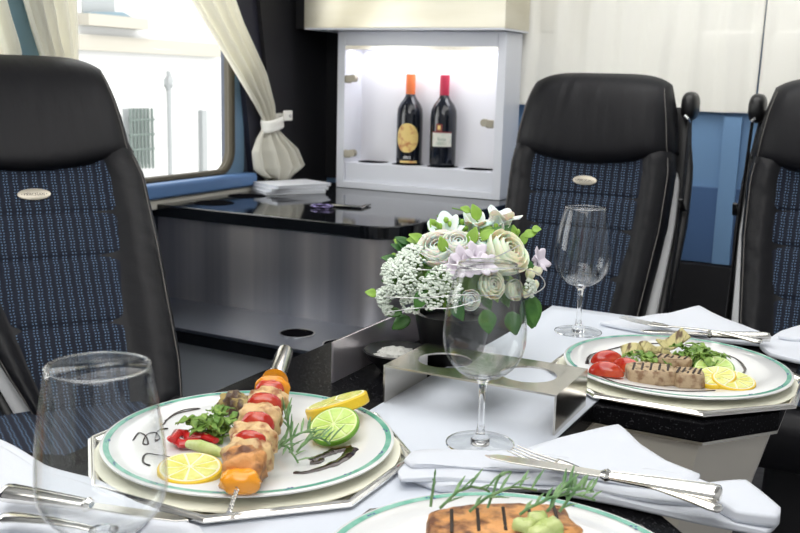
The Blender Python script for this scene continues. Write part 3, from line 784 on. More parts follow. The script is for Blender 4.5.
def rimz(p,c):   # surface height of the plate at p
    r=(Vector((p.x,p.y))-Vector(c)).length; base=TZ+.0026+.0008+.0046
    if r<.08: return base+.0055
    if r<.098: return base+.0055+(r-.08)/.018*.003
    return base+.0085+(min(r,.1415)-.098)/.0435*.0045
def drz(lb,px,r,c):
    P=[atz(x,y,PZ) for x,y in px]; P=[atz(x,y,rimz(q,c)+.0006) for (x,y),q in zip(px,P)]
    out=[]
    for i in range(len(P)-1):
        a=P[max(0,i-1)];b=P[i];c_=P[i+1];d=P[min(len(P)-1,i+2)]
        for k in range(6):
            t=k/6; out.append(.5*((2*b)+(c_-a)*t+(2*a-5*b+4*c_-d)*t*t+(3*b-a-3*c_+d)*t**3))
    out.append(P[-1]); out=[Vector((q.x,q.y,rimz(q,c)+.0006)) for q in out]
    n=len(out); mb=MB()
    rr=[(r if not isinstance(r,(list,tuple)) else r[0]+(r[1]-r[0])*i/(n-1))*(1+.5*noise.noise(Vector((i*.35,len(px),0)))) for i in range(n)]
    mb.tube(out,rr,8,flat=.3)
    return tag(B('sauce_drizzle',mb,sauce,None),lb,'sauce')
# --- kebab plate
kb=T('kebab_skewer','grilled kebab on a steel skewer with tomato, chicken and orange pepper','kebab',atz(236,470,PZ))
k0=atz(229,512,.748); k1=atz(285,352,.792); kd=(k1-k0)
def kp(t): return k0+kd*t
L=kd.length; dn=kd.normalized()
mb=MB(); N=60
mb.tube([kp(i/10*.9) for i in range(11)],.0016,6)
tw=MB()
for i in range(24):
    t=i/24*.12; q=kp(t); a=i*1.1; sd=Vector((dn.y,-dn.x,0))*cos(a)*.0022+Vector((0,0,1))*sin(a)*.0022
    tw.v.append(q+sd); tw.v.append(q-sd)
    if i: tw.f.append((2*i-2,2*i-1,2*i+1,2*i))
B('rod',mb,silver,kb,world=True); B('twisted_tip',tw,silver,kb,world=True,solid=.0006,auto=180)
B('handle',MB().tube([kp(.775),kp(.79),kp(.97),kp(1.0)],[.0085,.0095,.0095,.0088],24),steelh,kb,world=True)
B('collar',MB().tube([kp(.765),kp(.78)],[.014,.013],24),chrome,kb,world=True)
ang=math.atan2(kd.y,kd.x)
def kpiece(nm,px,py,rad,m,amp,seed,dz=.0,sq=.8,rot=None):
    # nearest point on rod to the pixel ray
    best=min((i/200 for i in range(201)),key=lambda t:(Vector(pjx(kp(t)))-Vector((px,py))).length)
    q=kp(best); q=Vector((q.x,q.y,max(q.z+dz,rimz(q,PL)+rad[2]*.75)))
    mb=MB().blob((0,0,0),rad,amp,2.2,seed,24,14,0,sq); mb.xf(Matrix.Translation(q)@Matrix.Rotation(ang if rot is None else rot,4,'Z')@Matrix.Rotation(R(-8),4,'Y'))
    B(nm,mb,m,kb,world=True,auto=180)
def pjx(p):
    d=p-C0; k=FP/d.dot(fw); return (400+d.dot(rt)*k,266.5-d.dot(up)*k)
kpiece('pepper_piece',238,481,(.0105,.0170,.010),opep,.10,1)
kpiece('salmon_piece',244,467,(.0155,.019,.016),salm,.14,2,sq=.7)
kpiece('chicken_piece',250,456,(.014,.021,.017),chick,.16,3,sq=.7)
kpiece('tomato_half',247,451,(.0075,.0160,.0170),tom,.05,4,.004)
kpiece('chicken_piece',254,440,(.014,.0220,.016),chick,.18,5,sq=.7)
kpiece('tomato_half',255,430,(.0085,.0160,.0160),tom,.05,6,.003)
kpiece('chicken_piece',262,420,(.014,.0200,.015),chick,.18,7,sq=.7)
kpiece('tomato_half',265,411,(.0085,.0170,.0150),tom,.05,8,.003)
kpiece('chicken_piece',269,403,(.014,.019,.014),chick,.18,9,sq=.7)
kpiece('tomato_half',271,396,(.009,.0150,.014),tom,.05,10,.002)
kpiece('pepper_piece',270,389,(.005,.0175,.0150),opep,.08,11,.0)
def ctop(x,y,dz=0): q=atz(x,y,PZ); q=atz(x,y,rimz(q,PL)+.001+dz); return q
citrus('lemon_slice','lemon slice at the front left of the kebab plate',ctop(190,473,.001),.029,.006,lemonr,pith,lemonf,(R(5),R(2),R(20)))
citrus('lemon_slice','lemon half-round behind the lime on the kebab plate',ctop(339,411,.006),.034,.012,lemonr,pith,lemonf,(R(-14),R(-16),R(40)))
citrus('lime_slice','lime slice leaning on the lemon at the right of the kebab plate',ctop(335,428,.011),.0255,.005,limer,limep,limef,(R(26),R(-6),R(10)),cat='fruit')
q=ctop(210,452,.006); mb=MB().tube([atz(188,444,PZ+.009),atz(200,446,PZ+.011),atz(214,451,PZ+.011),atz(228,455,PZ+.008)],[.004,.006,.006,.003],10)
tag(B('cucumber_stick',mb,cuc,None),'pale green cucumber stick in front of the red pepper strips','vegetable')
for i,(pts,lb) in enumerate([([(170,438),(182,444),(196,442),(208,446)],'glossy red pepper strip nearest the cucumber stick'),([(178,432),(190,437),(204,436),(216,441)],'red pepper strip tucked under the green salad'),([(172,440),(178,433),(186,434)],'short curled red pepper strip at the left of the salad')]):
    mb=MB().tube([atz(x,y,PZ+.006+.002*i) for x,y in pts],[.004,.006,.006,.004][:len(pts)],10,flat=.7); tag(B('pepper_strip',mb,rpep,None),lb,'vegetable')
frisee('salad_leaves','small green salad heap on the kebab plate beside the skewer',atz(212,434,PZ+.004),(.024,.020),.020,75,leafm,4,.0035,.017)
for i,(x,y,lb) in enumerate([(233,404,'charred aubergine piece behind the salad on the kebab plate'),(243,408,'charred aubergine piece touching the skewer tomatoes')]):
    tag(B('aubergine_piece',MB().blob(atz(x,y,PZ+.010),(.016,.012,.013),.3,2.5,i+20,20,12,.6),egg,None,auto=180),lb,'vegetable')
rosemary('rosemary sprig between the skewer and the lime slice',[(atz(268,458,PZ+.003),atz(322,432,PZ+.010)),(atz(292,452,PZ+.003),atz(285,418,PZ+.03)),(atz(296,452,PZ+.003),atz(330,444,PZ+.008)),(atz(274,450,PZ+.004),atz(298,463,PZ+.003))],.022,9)
drz('long dark balsamic streak at the right front of the kebab plate',[(294,473),(306,473),(330,466),(345,458),(352,449)],[.0022,.0070],PL)
drz('upper dark balsamic streak at the right front of the kebab plate',[(311,460),(322,456),(332,452),(341,450),(352,448)],[.0045,.0060],PL)
drz('short balsamic hook joining the two streaks on the kebab plate',[(310,463),(318,462),(322,459)],.0030,PL)
drz('thin balsamic squiggle at the left of the kebab plate',[(133,440),(139,432),(146,436),(148,444),(143,443),(147,434),(156,432),(160,438),(155,440),(158,430),(168,428)],.0010,PL)
drz('balsamic curl near the lemon at the left of the kebab plate',[(150,466),(143,462),(146,454),(158,455),(170,457)],.0012,PL)
drz('balsamic loop behind the salad on the kebab plate',[(165,420),(178,412),(200,407),(185,408),(172,414),(163,424)],.0012,PL)
# --- steak plate
def rp_(x,y,dz=0): q=atz(x,y,PZ); return atz(x,y,rimz(q,PR)+dz)
def slab(nm,lb,c,sz,rz,mt,ms,seed,cat='meat',amp=.10):
    t=T(nm,lb,cat,c,rz)
    def fn(u,v):
        a=2*PI*u; k=lambda x: math.copysign(abs(x)**.55,x)
        rr=[(.96,0),(1,.15),(1.0,.7),(.97,.93),(.88,1.0)][int(round(v*4))]
        nn=1+amp*noise.noise(Vector((cos(a)*1.6+seed,sin(a)*1.6,v)))
        return Vector((k(cos(a))*sz[0]*rr[0]*nn,k(sin(a))*sz[1]*rr[0]*nn,rr[1]*sz[2]))
    mb=MB().grid(fn,36,5,cu=True); mb.f.append(tuple(range(35,-1,-1)))
    B('meat_side',mb,ms,t,auto=180)
    def tf(u,v):
        a=2*PI*u; k=lambda x: math.copysign(abs(x)**.55,x); v2=max(v,.01)
        nn=1+amp*noise.noise(Vector((cos(a)*1.6+seed,sin(a)*1.6,1)))
        x=k(cos(a))*sz[0]*.885*nn*v2; y=k(sin(a))*sz[1]*.885*nn*v2
        return Vector((x,y,sz[2]*1.0+.0015*noise.noise(Vector((x*130,y*130,seed)))+.0012*(1-v2)))
    B('grilled_top',MB().grid(tf,36,9,cu=True),mt,t,auto=180)
    gm=MB()
    for i in range(5):
        x=-sz[0]*.7+sz[0]*1.4*i/4; gm.tube([(x-.004,-sz[1]*.66,sz[2]+.0006),(x,0,sz[2]+.0012),(x+.004,sz[1]*.66,sz[2]+.0006)],.0014,6,flat=.4)
    B('grill_marks',gm,mat('char_%d'%seed,(.03,.018,.012),.6),t)
    return t
slab('steak_piece','larger left piece of the grilled steak',rp_(650,381,0),(.030,.022,.018),R(25),meat,meats,1)
slab('steak_piece','smaller right piece of the grilled steak, cut face to the front',rp_(688,385,0),(.018,.018,.018),R(20),meat,meats,2)
slab('steak_piece','rear piece of the grilled steak, under the salad leaves',rp_(672,371,0),(.024,.014,.019),R(20),meat,meats,3)
for i,(x,y,rz,lb) in enumerate([(607,362,.6,'upright red tomato wedge at the left of the steak plate'),(606,374,.1,'red tomato wedge lying nearest the plate edge by the steak'),(627,370,-.3,'red tomato wedge touching the steak')]):
    t=T('tomato_wedge',lb,'vegetable',rp_(x,y,.004),rz)
    mb=MB()
    def fn(u,v): a=PI*u; b=PI*(v-.5)*.99; return Vector((.022*sin(b),-.012*cos(b)*cos(a),.016*cos(b)*sin(a)))
    mb.grid(fn,12,14); B('tomato_skin',mb,tom,t,auto=180)
    B('tomato_flesh',MB().grid(lambda u,v:Vector((.0215*sin(PI*(v-.5)*.99),(-.012+.024*u)*cos(PI*(v-.5)*.99),.0002+.003*sin(PI*u)*cos(PI*(v-.5)))),8,14),tomf,t,auto=180)
for i,(x,y,rz,lb) in enumerate([(640,352,.5,'grilled zucchini slice at the left behind the steak'),(655,349,.9,'curled grilled zucchini slice in the middle behind the steak'),(668,345,1.2,'grilled zucchini slice standing tallest behind the steak')]):
    mb=MB(); c=rp_(x,y,.006+.003*i)
    def fn(u,v): return Vector(((v-.5)*.05,(u-.5)*.018,.008*sin(PI*v*1.5+i)+.004*(i==2)*v*4))
    mb.grid(fn,8,18); mb.xf(Matrix.Translation(c)@Matrix.Rotation(rz,4,'Z')@Matrix.Rotation(R(35),4,'X'))
    tag(B('zucchini_slice',mb,zuc,None,auto=180,solid=.0025),lb,'vegetable')
frisee('salad_leaves','frilly green salad leaves on top of the steak',rp_(697,362,.010),(.026,.018),.016,70,leafm,9,.0045,.02)
frisee('salad_leaves','few dark green leaves between tomato and steak',rp_(645,361,.012),(.022,.010),.006,26,leafm,11,.004,.016)
citrus('lime_slice','lime slice leaning at the right of the steak',rp_(714,371,.008),.025,.004,limer,limep,limef,(R(24),R(-10),R(20)))
citrus('lemon_slice','lemon slice standing behind the front lemon on the steak plate',rp_(716,380,.006),.024,.006,lemonr,pith,lemonf,(R(14),R(-8),R(10)))
citrus('lemon_slice','lemon slice nearest the plate edge at the right of the steak',rp_(733,384,.004),.026,.006,lemonr,pith,lemonf,(R(10),R(4),R(10)))
drz('thick balsamic smear at the left of the steak plate',[(587,364),(588,359),(592,354),(600,352)],[.0028,.0016],PR)
drz('thin balsamic arc along the rear of the steak plate',[(600,352),(620,346),(650,342),(680,342),(710,349),(735,357),(745,368),(742,374)],.0016,PR)
drz('balsamic arc along the front of the steak plate',[(594,367),(600,376),(615,383),(640,388),(680,392),(715,391)],.0015,PR)
drz('balsamic loop behind the salad on the steak plate',[(672,342),(695,348),(712,358),(722,366)],.0014,PR)
# --- salmon plate
def fp(x,y,dz=0): q=atz(x,y,PZ); return atz(x,y,rimz(q,PF)+dz)
slab('salmon_fillet','orange grilled salmon fillet with charred top, on the plate nearest the viewer',fp(503,545,0),(.060,.030,.022),R(36),salm,salm,5,'fish',.14)
for i,(x,y,lb) in enumerate([(524,521,'pale green cucumber cube at the left of the small pile on the salmon'),(538,514,'pale green cucumber cube at the back of the small pile on the salmon'),(551,521,'pale green cucumber cube at the right of the small pile on the salmon'),(540,527,'pale green cucumber cube at the front of the small pile on the salmon')]):
    tag(B('cucumber_cube',MB().blob(fp(x,y+8,.020),(.009,.008,.008),.15,2,i+3,16,10,.4*i,.6),cuc,None,auto=180),lb,'vegetable')
rosemary('rosemary sprig lying across the back of the salmon, behind the cucumber',[(fp(520,515,.024),fp(596,500,.028)),(fp(548,512,.024),fp(572,490,.034)),(fp(560,512,.024),fp(592,492,.03))],.018,8)
rosemary('pale rosemary sprig at the left rear of the salmon',[(fp(440,508,.02),fp(490,492,.028)),(fp(470,512,.02),fp(535,490,.03))],.020,6)
rosemary('thin upright rosemary twig at the left of the salmon',[(fp(430,506,.014),fp(436,480,.032))],.010,2)
rosemary('curved rosemary needle rising behind the salmon',[(fp(488,508,.022),fp(511,472,.038))],.008,1)
# ------------------------------------------------------------------ napkins
def napkin(lb,polys,m=cloth,wr=.0015,seed=0):
    t=T('napkin',lb,'napkin',(sum(p[0] for p in polys[0][0])/len(polys[0][0]),sum(p[1] for p in polys[0][0])/len(polys[0][0]),polys[0][1]))
    for k,(pts,z0,th) in enumerate(polys):
        # triangulated sheet with rounded edge and gentle waves
        n=len(pts); P=[Vector((p[0],p[1])) for p in pts]; cs=[]
        ring=[]
        for i in range(n):
            a=P[i-1];b=P[i];c=P[(i+1)%n]; d=P[(i+2)%n]
            for q in range(7):
                s=q/7; x=b.lerp(c,s); y=.5*((2*b)+(c-a)*s+(2*a-5*b+4*c-d)*s*s+(3*b-a-3*c+d)*s**3); ring.append(x.lerp(y,.25))
        N=len(ring); ce=sum(ring,Vector((0,0)))/N
        mb=MB(); lv=[(1.0,0),(1.003,.35),(1.001,.8),(.992,1.0),(.85,1.0),(.6,1.0),(.3,1.0),(.02,1.0)]
        for f_,h in lv:
            for i in range(N):
                q=ce+(ring[i]-ce)*f_; zz=z0+h*th+(wr*noise.noise(Vector((q.x*14,q.y*14,seed+k)))*2+wr*.8*sin(q.x*55+q.y*25+k) if h>.9 else 0)*(1 if f_<.99 else .6)
                mb.v.append(Vector((q.x,q.y,zz)))
        for j in range(len(lv)-1):
            for i in range(N): mb.f.append((j*N+i,j*N+(i+1)%N,(j+1)*N+(i+1)%N,(j+1)*N+i))
        mb.f.append(tuple(range(N-1,-1,-1))); mb.f.append(tuple((len(lv)-1)*N+i for i in range(N)))
        B('folded_layer' if k else 'lower_fold',mb,m,t,world=True,auto=180)
    return t
def pz(l,z): return [(lambda q:(q.x,q.y))(atz(x,y,z)) for x,y in l]
napkin('folded white napkin with knife and fork, nearest the viewer',[
 (pz([(400,476),(412,470),(500,474),(600,482),(700,495),(770,512),(779,524),(765,536),(700,524),(620,506),(540,492),(440,492)],.724),.7236,.006),
 (pz([(398,472),(408,461),(440,457),(520,460),(600,469),(700,484),(735,492),(745,508),(660,502),(560,484),(450,480),(402,480)],.732),.7300,.0035),
 (pz([(404,464),(412,456),(440,453),(520,456),(600,466),(690,480),(715,490),(700,500),(640,490),(560,476),(450,470),(412,470)],.732),.7338,.003),
 (pz([(690,492),(745,488),(780,516),(776,526),(735,520)],.732),.7305,.009),
 (pz([(525,452),(560,440),(618,427),(640,447),(665,463),(700,478),(690,488),(600,476),(530,466)],.734),.734,.0035)],seed=1)
napkin('folded white napkin behind the steak plate with a raised tip',[
 (pz([(600,322),(640,317),(700,309),(735,322),(770,335),(780,345),(740,342),(690,336),(640,330)],.728),.7235,.005),
 (pz([(640,320),(665,314),(699,306),(718,316),(745,328),(760,336),(700,334),(660,328)],.734),.730,.005)],seed=4)
napkin('white napkin corner at the right edge beyond the steak plate',[
 (pz([(760,345),(780,333),(800,327),(860,322),(880,350),(830,366),(795,360),(770,354)],.728),.7235,.007),
 (pz([(778,336),(800,327),(840,323),(850,335),(800,340)],.735),.7315,.005)],seed=6)
napkin('long white napkin under blurred cutlery at the lower left',[
 (pz([(-60,425),(0,443),(45,469),(95,483),(172,521),(200,533),(215,560),(100,600),(-80,560)],.724),.7236,.005),
 (pz([(-60,430),(0,448),(40,470),(90,486),(150,516),(120,540),(0,530),(-60,500)],.732),.7293,.004)],seed=8)
# ------------------------------------------------------------------ cutlery (built along +x, length ~.215)
def knife(lb,p0,p1,roll=0):
    p0=Vector(p0);p1=Vector(p1); d=p1-p0; L=d.length
    t=T('table_knife',lb,'knife',p0,math.atan2(d.y,d.x)); t.rotation_euler=(roll,-math.asin(d.z/L),math.atan2(d.y,d.x))
    s=L/.23
    o=[(0,.002),(.012,.0085),(.04,.0105),(.118,.0095),(.122,.004),(.122,-.006),(.03,-.0075),(.008,-.004)]
    B('blade',MB().prism([(x*s,y*s) for x,y in o],-.0008,.0008),silver,t,bevel=.0006,smooth=False)
    B('bolster',MB().tube([(.119*s,0,0),(.124*s,0,0),(.128*s,0,0)],[.0055,.0085,.006],12,flat=.7),silver,t)
    hp=[(.127,.0062),(.14,.0072),(.17,.0088),(.20,.0102),(.222,.0112),(.228,.0106),(.230,.006)]
    B('handle',MB().tube([(x*s,0,0) for x,_ in hp],[r for _,r in hp],16,flat=.62),silver,t,auto=70)
    gm=MB()
    for y in (-.6,.6): gm.tube([(x*s,y*r*.9,r*.45) for x,r in hp[:-2]],.0009,5)
    B('handle_thread',gm,silver,t)
    return t
def fork(lb,p0,p1):
    p0=Vector(p0);p1=Vector(p1); d=p1-p0; L=d.length
    t=T('table_fork',lb,'fork',p0,0); t.rotation_euler=(0,-math.asin(d.z/L),math.atan2(d.y,d.x)); s=L/.205
    for k in range(4):
        y=(-.0090+.006*k); B('tine',MB().tube([(0,y,.004),(.02*s,y*1.02,.001),(.045*s,y,.0)],[.0009,.0014,.0018],8,flat=.6),silver,t)
    def fn(u,v):
        x=.043+.035*v; wd=.0115*(1-v**1.5)+.003*v
        return Vector((x*s,(u-.5)*2*wd,-.002*sin(PI*u)*(1-v)+.0005))
    B('fork_head',MB().grid(fn,9,10),silver,t,solid=.0018,auto=180)
    hp=[(.074,.0036),(.09,.0034),(.12,.0044),(.15,.0058),(.18,.0075),(.196,.009),(.203,.0075),(.205,.004)]
    B('handle',MB().tube([(x*s,0,.001+.004*sin(PI*(x-.074)/.131)) for x,_ in hp],[r for _,r in hp],14,flat=.35),silver,t,auto=70)
    return t
knife('silver knife lying on the napkin nearest the viewer',atz(484,456,.7475),atz(722,494,.7535))
fork('silver fork lying on the napkin nearest the viewer, below the knife',atz(512,452,.7455),atz(722,511,.7455))
knife('silver knife on the napkin behind the steak plate',atz(640,331,.742),atz(770,337,.744))
fork('silver fork on the napkin behind the steak plate',atz(622,319,.738),atz(762,343,.744))
fork('blurred silver fork on the lower left napkin',atz(200,552,.742),atz(0,518,.744))
knife('blurred silver knife with its tip near the kebab tray, lower left',atz(190,520,.7425),atz(4,492,.746))
# ------------------------------------------------------------------ glasses
def glass(lb,p,rim=.0295,mx=.0425,h=.19,zm=.118,zb=.070,foot=.0355):
    t=T('wine_glass',lb,'glass',(p[0],p[1],TZ+.0022)); n=26; prof=[]
    for i in range(n+1):
        s=i/n
        z=zb+(h-zb)*s; sm=(zm-zb)/(h-zb)
        if s<sm: q=s/sm; r=mx*(1-(1-q)**2.3)**.5 if q>0 else .0
        else: q=(s-sm)/(1-sm); r=mx+(rim-mx)*q**1.6
        r=max(r,.0035); prof.append((r,z))
    outer=prof; inner=[(max(.0001,r-.0011),z+(.0025 if i==0 else .0)) for i,(r,z) in enumerate(prof)]
    B('bowl',MB().lathe([(.0001,zb+.001)]+outer,(0,0,0),64),thing_,t,auto=180).data.polygons
    b2=MB(); 
    B('rim_edge',MB().ring([(rim-.0010,h-.0006),(rim+.0001,h-.0006),(rim+.0003,h+.0004),(rim-.0010,h+.0005)],(0,0,0),64),glassm,t,auto=180)
    B('inner_wall',MB().lathe([(.0001,zb+.004)]+[(r,z) for r,z in inner[2:]],(0,0,0),64),thing_,t,auto=180)
    ft=[(foot*.28,.0001),(foot-.001,.0001),(foot,.0008),(foot-.001,.0018),(foot*.6,.0032),(foot*.28,.006)]
    B('foot',MB().grid(lambda u,v:Vector((ft[int(round(v*5))][0]*cos(2*PI*u),ft[int(round(v*5))][0]*sin(2*PI*u),ft[int(round(v*5))][1])),64,6,cu=True),thing_,t,auto=180)
    B('foot_edge',MB().tube([((foot-.0004)*cos(PI*k/24),(foot-.0004)*sin(PI*k/24),.0009) for k in range(48)],.0008,6,closed=True),glassm,t)
    st=[(0,.0002),(foot*.28,.0002),(foot*.28,.006),(.0048,.012),(.0036,.022),(.0033,.045),(.0040,zb-.006),(.0065,zb-.001),(.0098,zb+.0022),(.004,zb+.0035),(0,zb+.0038)]
    B('stem',MB().lathe(st,(0,0,0),64),glassm,t,auto=180)
    return t
# remove caps issue: bowls are open surfaces
gM=atz(480,444,TZ+.002); glass('empty wine glass in the middle, in front of the flowers',(gM.x,gM.y))
gR=atz(578,332,TZ+.002); glass('empty wine glass at the back, in front of the far seat',(gR.x,gR.y))
gl=atd(98,366,.625); glass('large blurred empty glass at the lower left, close to the viewer',(gl.x,gl.y),rim=.033,mx=.0425,h=gl.z-TZ-.0022,zm=.105,zb=.068)
# ------------------------------------------------------------------ flowers
FC=atd(457,264,1.30)
fa=T('flower_arrangement','round bouquet of white roses, lilies and lace flowers in a black pot','flowers',(FC.x,FC.y,TZ))
pc=Vector((FC.x,FC.y-.005,TZ+.001))
B('pot',MB().lathe([(0,0),(.036,0),(.040,.004),(.052,.062),(.053,.066),(.047,.066),(.045,.055),(0,.054)],pc,40),plasb,fa,world=True)
rnd=random.Random(21)
def basis(d):
    d=Vector(d).normalized(); a=Vector((0,0,1)) if abs(d.z)<.9 else Vector((1,0,0)); s=d.cross(a).normalized(); return d,s,s.cross(d)
def petal(mb,c,d,out,wd,ln,cup=.5,seed=0):
    # petal starting at c, rising along d and leaning out
    d,_,_2=basis(d); out=Vector(out).normalized(); s=d.cross(out).normalized()
    def fn(u,v):
        x=(u-.5)*2; ww=wd*(sin(PI*(.10+.80*v)))**.55
        return c+d*ln*(v*(1-.25*cup*v))+out*(ln*(cup*v*v*.8+.12*v))+s*x*ww-out*(abs(x)**2*ww*.55)+d*(-.15*ln*abs(x)**2*v)
    mb.grid(fn,7,9)
def rose(c,r,d,m,nm='white_rose'):
    c=Vector(c); d,s,t=basis(d); mb=MB(); k=0
    for layer,(n,rr,tm) in enumerate([(2,.26,.86),(3,.42,.78),(4,.58,.71),(5,.76,.64),(6,.95,.56)]):
        for i in range(n):
            k+=1; a0=2*PI*i/n+layer*.9; wd_=2*PI/n*.75; off=.05*(i%2)
            def fn(u,v):
                x=(u-.5)*2; a=a0+x*wd_*(.55+.45*v); o=s*cos(a)+t*sin(a); tmx=tm-.08*abs(x)**2.5
                th=PI*(.10+(tmx-.10)*v); R_=r*(rr+off*.5)*(1+.07*max(0,v-.75)/.25*(1 if layer>1 else 0)+.05*noise.noise(Vector((x*2,v*2,k))))
                return c+o*R_*sin(th)-d*R_*cos(th)*1.05
            mb.grid(fn,9,9)
    return B(nm,mb,m,fa,world=True,auto=180,solid=.0005)
def lily(c,r,d,m):
    c=Vector(c); d,s,t=basis(d); mb=MB()
    for i in range(6):
        a=2*PI*i/6; o=s*cos(a)+t*sin(a)
        petal(mb,c,d,o,r*.44,r*1.05,.75 if i%2 else .5)
    B('white_lily',mb,m,fa,world=True,auto=180,solid=.0006)
def fp3(x,y,dd=0): return atd(x,y,1.30+dd)
vcam=(-fw)
def dir_from(x,y,k=.5): # outward direction of the dome at this place
    return ((fp3(x,y)-FC)*12+Vector((0,0,.55))+vcam*.8).normalized()
for (x,y,r,dd,m) in [(508,252,.031,-.05,petaly),(438,248,.027,-.05,petalw),(458,243,.020,-.06,petalw),(480,243,.016,-.05,petalw),(492,285,.018,-.07,petaly),(470,300,.013,-.08,petalw),(515,290,.014,-.04,petaly)]:
    rose(fp3(x,y,dd),r,dir_from(x,y),m)
lily(fp3(450,246,-.01),.042,Vector((0,0,.9))-rt*.35+vcam*.5,petalw); lily(fp3(497,232,.0),.036,Vector((0,0,1))+rt*.25,petalw); lily(fp3(472,235,.0),.032,Vector((0,0,1))+rt*.2+vcam*.3,petalw)
for (x,y) in [(462,262),(474,258),(468,270),(455,272),(482,268),(534,262)]:
    mb=MB(); c=fp3(x,y,-.075); d,s,t=basis(dir_from(x,y))
    for i in range(5):
        a=2*PI*i/5; o=s*cos(a)+t*sin(a); petal(mb,c,d,o,.009,.019,1.0)
    B('lilac_blossom',mb,petalp,fa,world=True,auto=180,solid=.0005)
# lace flowers: umbels of tiny florets
for (x,y,r,n,dd) in [(410,262,.026,170,-.05),(400,280,.026,170,-.06),(430,292,.022,120,-.08),(412,300,.018,90,-.06),(384,297,.014,70,-.03),(390,270,.016,70,-.03),(388,308,.010,40,-.03),(440,278,.016,60,-.09),(452,292,.014,50,-.09),(530,288,.012,40,-.04)]:
    mb=MB(); st=MB(); c=fp3(x,y,dd); d,s,t=basis(dir_from(x,y)); root=c-d*r*1.0
    for i in range(int(n*1.4)):
        a=rnd.uniform(0,2*PI); q=r*rnd.random()**.5
        p=c+(s*cos(a)+t*sin(a))*q+d*(r*.35*(1-(q/r)**2)+rnd.uniform(-.002,.002))
        mb.blob(p,(.0023,.0023,.0016),.3,3,i,7,5)
        if i%4==0: st.tube([root,p],.0004,4)
    B('lace_flower',mb,petalg,fa,world=True); B('umbel_stalks',st,stemm,fa,world=True)
for (x,y) in [(516,250),(522,262),(530,274),(538,270),(534,285),(526,292)]:
    B('flower_bud',MB().blob(fp3(x,y,-.03),(.0065,.0065,.0075),.15,2,x,12,8),petaly if x%4 else petalp,fa,world=True)
# leaves
lm=MB(); ld=MB(); stt=MB()
def leafp(mb,x,y,dd,dx,dy,w_,l_,curl=.2):
    p=fp3(x,y,dd); mb_d=(rt*dx-up*dy+vcam*.2).normalized(); leaf(mb,p,mb_d,w_,l_,curl,.05,x,upv=tuple(vcam+Vector((0,0,.8))))
specs=[(ld,525,300,-.02,.3,1,.013,.038),(ld,532,296,-.02,.1,1,.011,.040),(ld,410,318,.02,-1,.5,.011,.028),(ld,402,312,.0,-.9,.1,.008,.02),
 (lm,478,220,-.01,-.3,-1,.008,.022),(lm,470,212,-.01,-1,-.6,.006,.014),(lm,521,245,-.01,.4,-1,.006,.02),(lm,524,236,-.01,1,-.4,.007,.018),(lm,515,240,-.01,-.1,-1,.006,.02),(lm,532,230,-.01,1,-.2,.006,.012),
 (lm,402,246,0,-.6,-.6,.006,.014),(lm,400,248,0,.5,-.9,.006,.014),(lm,398,256,0,-1,.2,.006,.012),(lm,377,295,-.01,-.8,-.3,.007,.016),
 (ld,450,300,-.09,.6,.8,.010,.03),(ld,425,290,-.08,-.4,.8,.009,.028),(ld,460,290,-.09,-.6,.6,.009,.025),(lm,444,252,-.07,-.2,-1,.007,.02),(lm,470,245,-.06,.3,-1,.008,.024),(ld,430,270,-.07,.3,1,.01,.026),(lm,480,240,-.05,.9,-.8,.007,.022),(ld,485,310,-.07,.2,1,.012,.03),(ld,510,312,-.05,.3,1,.012,.03)]
for s_ in specs: leafp(*s_)
for i in range(60):
    a=rnd.uniform(0,2*PI); q=rnd.random()**.5; x=457+66*cos(a)*q; y=266+38*sin(a)*q
    leafp(ld if i%3 else lm,x,y,-.01-.05*(1-q),cos(a)+rnd.uniform(-.5,.5),sin(a)+rnd.uniform(-.5,.5),rnd.uniform(.005,.009),rnd.uniform(.016,.028))
B('dark_leaves',ld,leafd,fa,world=True,auto=180,solid=.0004); B('light_leaves',lm,leafl,fa,world=True,auto=180,solid=.0004)
bb_=MB()
for (x,y) in [(440,226),(434,222),(446,220),(430,228),(466,228),(470,234),(462,222),(436,232),(450,224),(496,226),(518,232)]:
    bb_.blob(fp3(x,y,-.02),(.0035,.0035,.004),.1,2,x,8,6)
B('green_berries',bb_,leafl,fa,world=True)
for i,px in enumerate([[(452,208),(470,212),(478,222),(484,240)],[(517,262),(522,246),(530,232)],[(398,246),(410,256)],[(437,215),(445,228),(455,245)]]):
    stt.tube([fp3(x,y,-.005) for x,y in px],.0011,6)
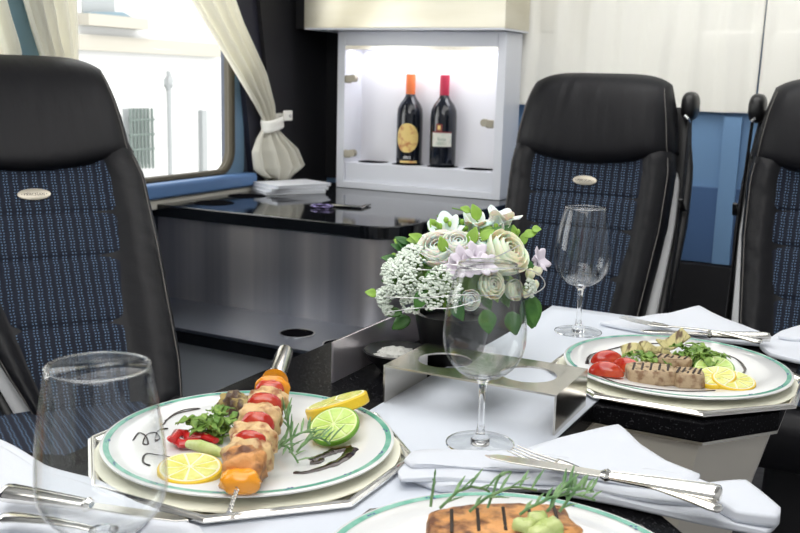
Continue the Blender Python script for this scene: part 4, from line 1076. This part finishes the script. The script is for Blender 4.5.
# solid green heart so that the bouquet has a body
stt.blob(FC+Vector((0,0,-.012)),(.065,.065,.045),.2,2,5,20,12)
B('stems',stt,stemm,fa,world=True)
wm=MB()
def wire(px,dd):
    P=[fp3(x,y,d_) for (x,y),d_ in zip(px,dd)]; out=[]
    for i in range(len(P)-1):
        a=P[max(0,i-1)];b=P[i];c=P[i+1];d=P[min(len(P)-1,i+2)]
        for k in range(8):
            t=k/8; out.append(.5*((2*b)+(c-a)*t+(2*a-5*b+4*c-d)*t*t+(3*b-a-3*c+d)*t**3))
    out.append(P[-1]); wm.tube(out,.0007,6)
wire([(393,268),(430,270),(470,270),(510,268),(535,272),(545,284),(535,293),(510,298)],[-.03,-.1,-.115,-.11,-.07,-.04,-.07,-.1])
wire([(385,297),(420,298),(460,295),(500,296)],[-.06,-.115,-.13,-.12])
wire([(388,312),(420,308),(450,308),(480,300)],[-.06,-.11,-.12,-.12])
wire([(418,252),(440,262),(470,265),(500,255),(520,245)],[-.08,-.11,-.12,-.1,-.05])
B('wire_loops',wm,wirem,fa,world=True)
# ------------------------------------------------------------------ lights
def area(nm,loc,rot,sx,sy,e,c=(1,1,1)):
    l=bpy.data.lights.new(nm,'AREA'); l.shape='RECTANGLE'; l.size=sx; l.size_y=sy; l.energy=e; l.color=c
    o=bpy.data.objects.new(nm,l); col.objects.link(o); o.location=loc; o.rotation_euler=rot; return o
area('ceiling_lamp',(-.5,1.2,1.97),(0,0,0),1.2,2.6,17,(1,.985,.96))
area('ceiling_lamp',(-.1,-.1,1.9),(R(25),0,0),1.4,.8,9,(1,.99,.97))
area('back_curtain_fill',(-.2,2.5,1.95),(R(30),0,0),1.4,.3,4,(1,.99,.95))  # added fill to brighten the back curtains, no fitting hangs here
area('cabinet_light',(-1.40,CY0+.10,CZ1-.06),(0,0,0),.48,.10,.6,(.97,.97,1))
wd=bpy.data.worlds.new('sky'); scn.world=wd; wd.use_nodes=True; bg=wd.node_tree.nodes['Background']
bg.inputs[0].default_value=(1,1,.99,1); bg.inputs[1].default_value=3.2
sn=bpy.data.lights.new('sun','SUN'); sn.energy=2.5; sn.angle=R(2); so=bpy.data.objects.new('sun',sn); col.objects.link(so); so.rotation_euler=(R(35),R(35),0)
scn.view_settings.view_transform='Standard'; scn.view_settings.look='None'; scn.view_settings.exposure=.45; scn.view_settings.gamma=1
scn.cycles.max_bounces=10; scn.cycles.transparent_max_bounces=16; scn.cycles.transmission_bounces=8
scn.cycles.caustics_refractive=True; scn.cycles.blur_glossy=.8; scn.cycles.sample_clamp_indirect=6
